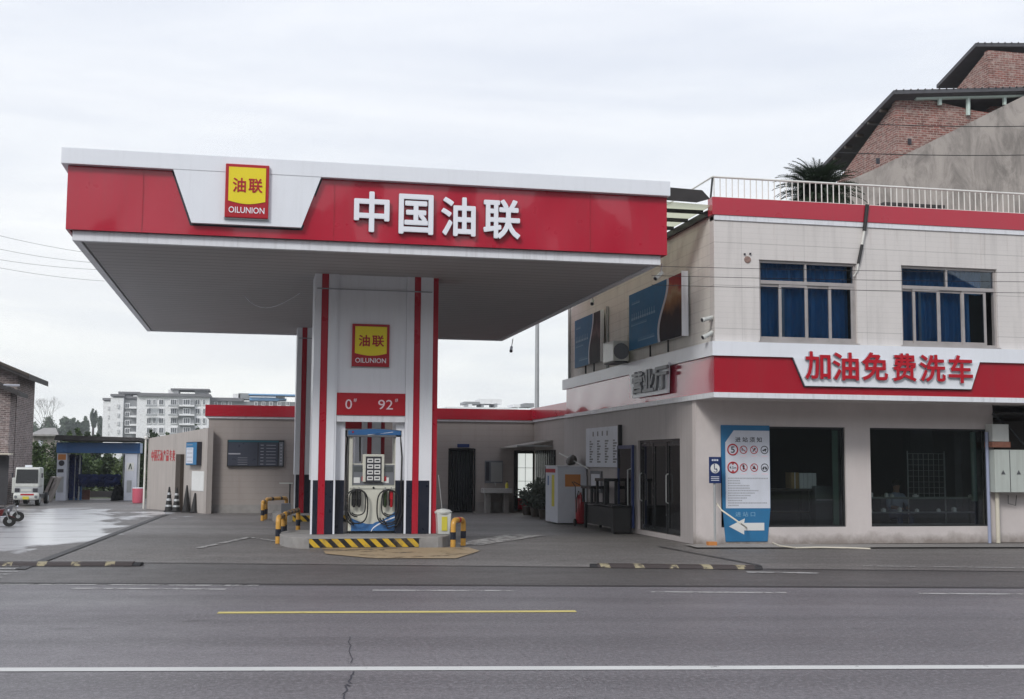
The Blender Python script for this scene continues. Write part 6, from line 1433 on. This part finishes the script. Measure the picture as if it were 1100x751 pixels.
# bushes round the car wash and between it and the brick house
spec = [  # px, py_top, Y, half width px, mat, kind, label
 (44, 475, 66, 9, 'leaf_mid', 'bush', 'leafy bush between the brick house and the car wash post'),
 (57, 492, 64, 6, 'leaf_pale', 'bush', 'low pale green bush just left of the car wash post'),
 (50, 505, 62, 8, 'leaf_dark', 'bush', 'dark low bush behind the mini truck'),
 (66, 464, 74, 9, 'leaf_dark', 'tree', 'dark tree rising behind the left end of the car wash roof'),
 (80, 463, 78, 8, 'leaf_mid', 'tree', 'rounded tree above the middle of the car wash roof'),
 (100, 464, 80, 9, 'leaf_dark', 'tree', 'dark tree above the right half of the car wash roof'),
 (85, 486, 68, 8, 'leaf_dark', 'bush', 'dark bush seen through the left of the car wash opening'),
 (97, 484, 69, 9, 'leaf_mid', 'bush', 'bush seen through the middle of the car wash opening'),
 (112, 488, 70, 9, 'leaf_dark', 'bush', 'dark bush seen through the car wash opening near the right post'),
 (124, 486, 70, 9, 'leaf_pale', 'bush', 'pale bush seen at the right side of the car wash opening'),
 (153, 478, 66, 5, 'leaf_dark', 'bush', 'dark bush between the car wash and the yard wall end'),
 (165, 461, 90, 8, 'leaf_dark', 'tree', 'dark tree over the left end of the yard wall'),
 (176, 464, 92, 6, 'leaf_mid', 'tree', 'low tree over the red characters of the yard wall'),
 (208, 458, 95, 7, 'leaf_dark', 'tree', 'dark tree over the right part of the yard wall near the annex'),
 (219, 463, 95, 5, 'leaf_grey', 'tree', 'small grey green tree beside the annex corner'),
]
for i, (px, pt, Y, hw, mt, kd, lab) in enumerate(spec):
    top = P(px, pt, Y=Y); r = hw*Y/F_PX*1.25; h = top.z+.33
    tree('broadleaf_tree' if kd == 'tree' else 'bush', lab, (top.x, Y, -.33), h, (r, r, h*(.5 if kd == 'bush' else .42)), 2600, .17 if Y < 75 else .24, mt, 30+i, kd == 'tree', gB)
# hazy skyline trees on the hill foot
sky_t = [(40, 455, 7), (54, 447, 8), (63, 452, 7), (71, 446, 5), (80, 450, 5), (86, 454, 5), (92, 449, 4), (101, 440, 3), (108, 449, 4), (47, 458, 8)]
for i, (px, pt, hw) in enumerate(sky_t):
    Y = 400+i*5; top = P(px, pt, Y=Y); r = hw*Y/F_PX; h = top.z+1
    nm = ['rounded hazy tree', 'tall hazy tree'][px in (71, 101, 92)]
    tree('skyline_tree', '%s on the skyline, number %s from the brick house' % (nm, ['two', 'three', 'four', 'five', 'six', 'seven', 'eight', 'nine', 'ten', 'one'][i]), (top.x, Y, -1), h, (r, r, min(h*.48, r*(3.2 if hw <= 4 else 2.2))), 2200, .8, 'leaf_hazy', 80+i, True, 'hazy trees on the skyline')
# bare twiggy tree
Y = 395; tp2 = P(54, 437, Y=Y); o = thing('bare_tree', 'thin twiggy bare tree fanning above the skyline right of the brick house', 'tree', (tp2.x, Y, -1)); m = MB(); random.seed(9)
def branch(m, p, d, L_, r, lv):
    q = p+d*L_; m.tube([p, q], [r, r*.6], 4, False)
    if lv:
        for k in range(3): branch(m, q, (d+Vector((random.gauss(0, .38), random.gauss(0, .3), random.gauss(0.05, .2)))).normalized(), L_*.68, r*.6, lv-1)
branch(m, Vector((tp2.x, Y, -1)), Vector((0, 0, 1)), (tp2.z+1)*.42, .20, 5); m.build('trunk', 'bark', o)
# mid-distance undergrowth at the yard's rear: too many stems to count
uk = MB()
rnd = random.Random(77)
for k in range(9000):
    x = rnd.uniform(-22, 2); y = rnd.uniform(63.5, 92); z = -.33+rnd.random()**1.6*(1.3+.5*math.sin(x*.8)+.5*math.sin(y*.3)); s_ = rnd.uniform(.12, .3)
    a = rnd.uniform(0, 6.28); d = Vector((math.cos(a), math.sin(a), rnd.uniform(-.4, .6)))*s_
    uk.add([(x, y, z), Vector((x, y, z))+d+Vector((0, 0, s_*.4)), Vector((x, y, z))+d*.5+Vector((-d.y*.4, d.x*.4, s_*.3))], [(0, 1, 2)])
uk.build('undergrowth', 'leaf_pale')['kind'] = 'stuff'
# plants in the back corner
for i, (px, pb, ph, r, lab) in enumerate(((567, 553, 523, .42, 'bushy grey green potted plant in front of the glazed door'), (576, 555, 515, .45, 'taller bushy potted plant beside the white cabinet'), (585, 557, 525, .40, 'potted plant hard against the white cabinet'))):
    Yp_ = 36.5-i*1.2; b = P(px, pb, Y=Yp_); t_ = P(px, ph, Y=Yp_)
    o = thing('potted_plant', lab, 'plant', (b.x, Yp_, 0), 'potted plants in the back corner')
    MB().lathe((b.x, Yp_, 0), [(.14, 0), (.19, .26), (.20, .27), (.17, .27)], 16).build('pot', 'wood_dark', o)
    MB().tube([(b.x, Yp_, .25), (b.x+.03, Yp_, t_.z*.7)], [.02, .01], 6).build('stem', 'bark', o)
    leaves(MB(), (b.x, Yp_, .25+(t_.z-.25)*.55), (r, r, (t_.z-.25)*.5), 700, .11, 200+i).build('foliage', 'leaf_grey', o)

# ================================================================== CABLES
def cable(pts, label, r=.008, sag=0):
    a, b = Vector(pts[0]), Vector(pts[1]); n = 14
    o = MB().tube([a.lerp(b, i/n)-Vector((0, 0, sag*4*(i/n)*(1-i/n))) for i in range(n+1)], r, 5).build('power_cable', 'black_rubber', None, True)
    tag(o, label, 'cable', 'overhead cables'); return o
for ya, yb, sg, lab in ((246, 262, .2, 'uppermost'), (262, 271, .25, 'second'), (277, 278, .2, 'third'), (284, 290, .2, 'lowest')):
    a = P(-60, ya-9, Y=70); b = P(112, yb+12, Y=74); cable((a, b), lab+' thin overhead cable running behind the left end of the canopy', .009, sg)
for ya, yb, lab in ((286, 287, 'thin cable crossing the upper shop windows from the canopy'), (296, 297, 'second thin cable crossing the shop front just under the upper one'), (306, 309, 'lowest thin cable crossing the blue curtained windows')):
    a = P(700, ya, Y=21.0); b = P(1130, yb+6, Y=20.6); cable((a, b), lab, .005, .02)
cable((P(925, 133, Y=30), P(1130, 135, Y=31)), 'cable passing in front of the brick gable, upper one', .012, .05); cable((P(900, 164, Y=30), P(1130, 166, Y=31)), 'cable passing in front of the concrete gable, lower one', .012, .05)

# ================================================================== AIR, SKY, LIGHT, CAMERA
HAZE = .0005
if HAZE:
    hz_ = MB().box(-700, 900, -60, 760, -3, 60).build('haze', 'soil'); hz_['kind'] = 'stuff'
    m = bpy.data.materials.new('haze_air'); nt, N, L = nodes(m); v = nt.nodes.new('ShaderNodeVolumePrincipled'); oo = nt.nodes.new('ShaderNodeOutputMaterial')
    v.inputs['Color'].default_value = (.88, .91, .95, 1); v.inputs['Density'].default_value = HAZE; v.inputs['Anisotropy'].default_value = .2
    L.new(v.outputs[0], oo.inputs['Volume']); hz_.data.materials.clear(); hz_.data.materials.append(m)
w = bpy.data.worlds.new('World'); SC.world = w; w.use_nodes = True; nt = w.node_tree; nt.nodes.clear(); L = nt.links
SUN_EL, SUN_AZ = 38, 218      # degrees; azimuth clockwise from +Y: behind the camera, a little to its left
sk = nt.nodes.new('ShaderNodeTexSky'); sk.sky_type = 'NISHITA'; sk.sun_disc = False; sk.sun_elevation = R(SUN_EL); sk.sun_rotation = R(SUN_AZ); sk.air_density = 1.2; sk.dust_density = 3
tc = nt.nodes.new('ShaderNodeTexCoord'); sp = nt.nodes.new('ShaderNodeSeparateXYZ'); L.new(tc.outputs['Generated'], sp.inputs[0])
mp = nt.nodes.new('ShaderNodeMapping'); mp.inputs['Scale'].default_value = (1.2, 1.2, 6.5); L.new(tc.outputs['Generated'], mp.inputs[0])
n1_ = noise(nt, 1.6, 7, mp.outputs[0], .55, .6)
mp2 = nt.nodes.new('ShaderNodeMapping'); mp2.inputs['Scale'].default_value = (2.5, 2.5, 16); mp2.inputs['Location'].default_value = (3.1, 1.2, .4); L.new(tc.outputs['Generated'], mp2.inputs[0])
n2_ = noise(nt, 1.5, 6, mp2.outputs[0], .6, .4)
base_c = ramp(nt, sp.outputs['Z'], [(0, (9.2, 9.4, 9.45)), (.06, (8.9, 9.15, 9.3)), (.14, (8.45, 8.6, 8.85)), (.32, (7.95, 8.2, 8.8)), (.6, (7.7, 8.0, 8.8)), (1, (7.4, 7.8, 8.9))])
cloud = mix(nt, ramp(nt, n1_, [(.36, 0), (.62, 1)]), (.90, .92, .95), (1.05, 1.05, 1.04))
low = ramp(nt, sp.outputs['Z'], [(0, 1), (.2, 1), (.34, .25), (1, .2)])
str2 = mix(nt, mth(nt, 'MULTIPLY', ramp(nt, n2_, [(.42, 0), (.66, 1)]), low), (1, 1, 1), (1.13, 1.12, 1.08))
c1 = mix(nt, 1.0, base_c, cloud, 'MULTIPLY'); c1 = mix(nt, 1.0, c1, str2, 'MULTIPLY')
c1 = mix(nt, .93, sk.outputs[0], c1)
bg = nt.nodes.new('ShaderNodeBackground'); bg.inputs[1].default_value = .10; wo = nt.nodes.new('ShaderNodeOutputWorld'); L.new(c1, bg.inputs[0]); L.new(bg.outputs[0], wo.inputs[0])
ld = bpy.data.lights.new('sun', 'SUN'); ld.energy = 1.6; ld.angle = R(14); ld.color = (1, .97, .93); lo = bpy.data.objects.new('sun', ld); COL.objects.link(lo)
sd = Vector((math.sin(R(SUN_AZ))*math.cos(R(SUN_EL)), math.cos(R(SUN_AZ))*math.cos(R(SUN_EL)), math.sin(R(SUN_EL))))
lo.rotation_euler = (-sd).to_track_quat('-Z', 'Y').to_euler(); lo.location = sd*100
cam = bpy.data.cameras.new('camera'); co = bpy.data.objects.new('camera', cam); COL.objects.link(co); SC.camera = co
mw = Matrix((RT, UP, -FW)).transposed().to_4x4(); mw.translation = Vector((0, 0, EYE)); co.matrix_world = mw
cam.sensor_width = 36; cam.lens = F_PX/1100*36; cam.clip_start = .05; cam.clip_end = 6000
vs = SC.view_settings; SC.display_settings.display_device = 'sRGB'; vs.view_transform = 'Standard'; vs.look = 'None'; vs.exposure = .25; vs.gamma = 1; vs.use_curve_mapping = False
SC.cycles.volume_bounces = 0; SC.cycles.volume_step_rate = 20; SC.cycles.max_bounces = 8; SC.cycles.transparent_max_bounces = 16; SC.cycles.use_denoising = True
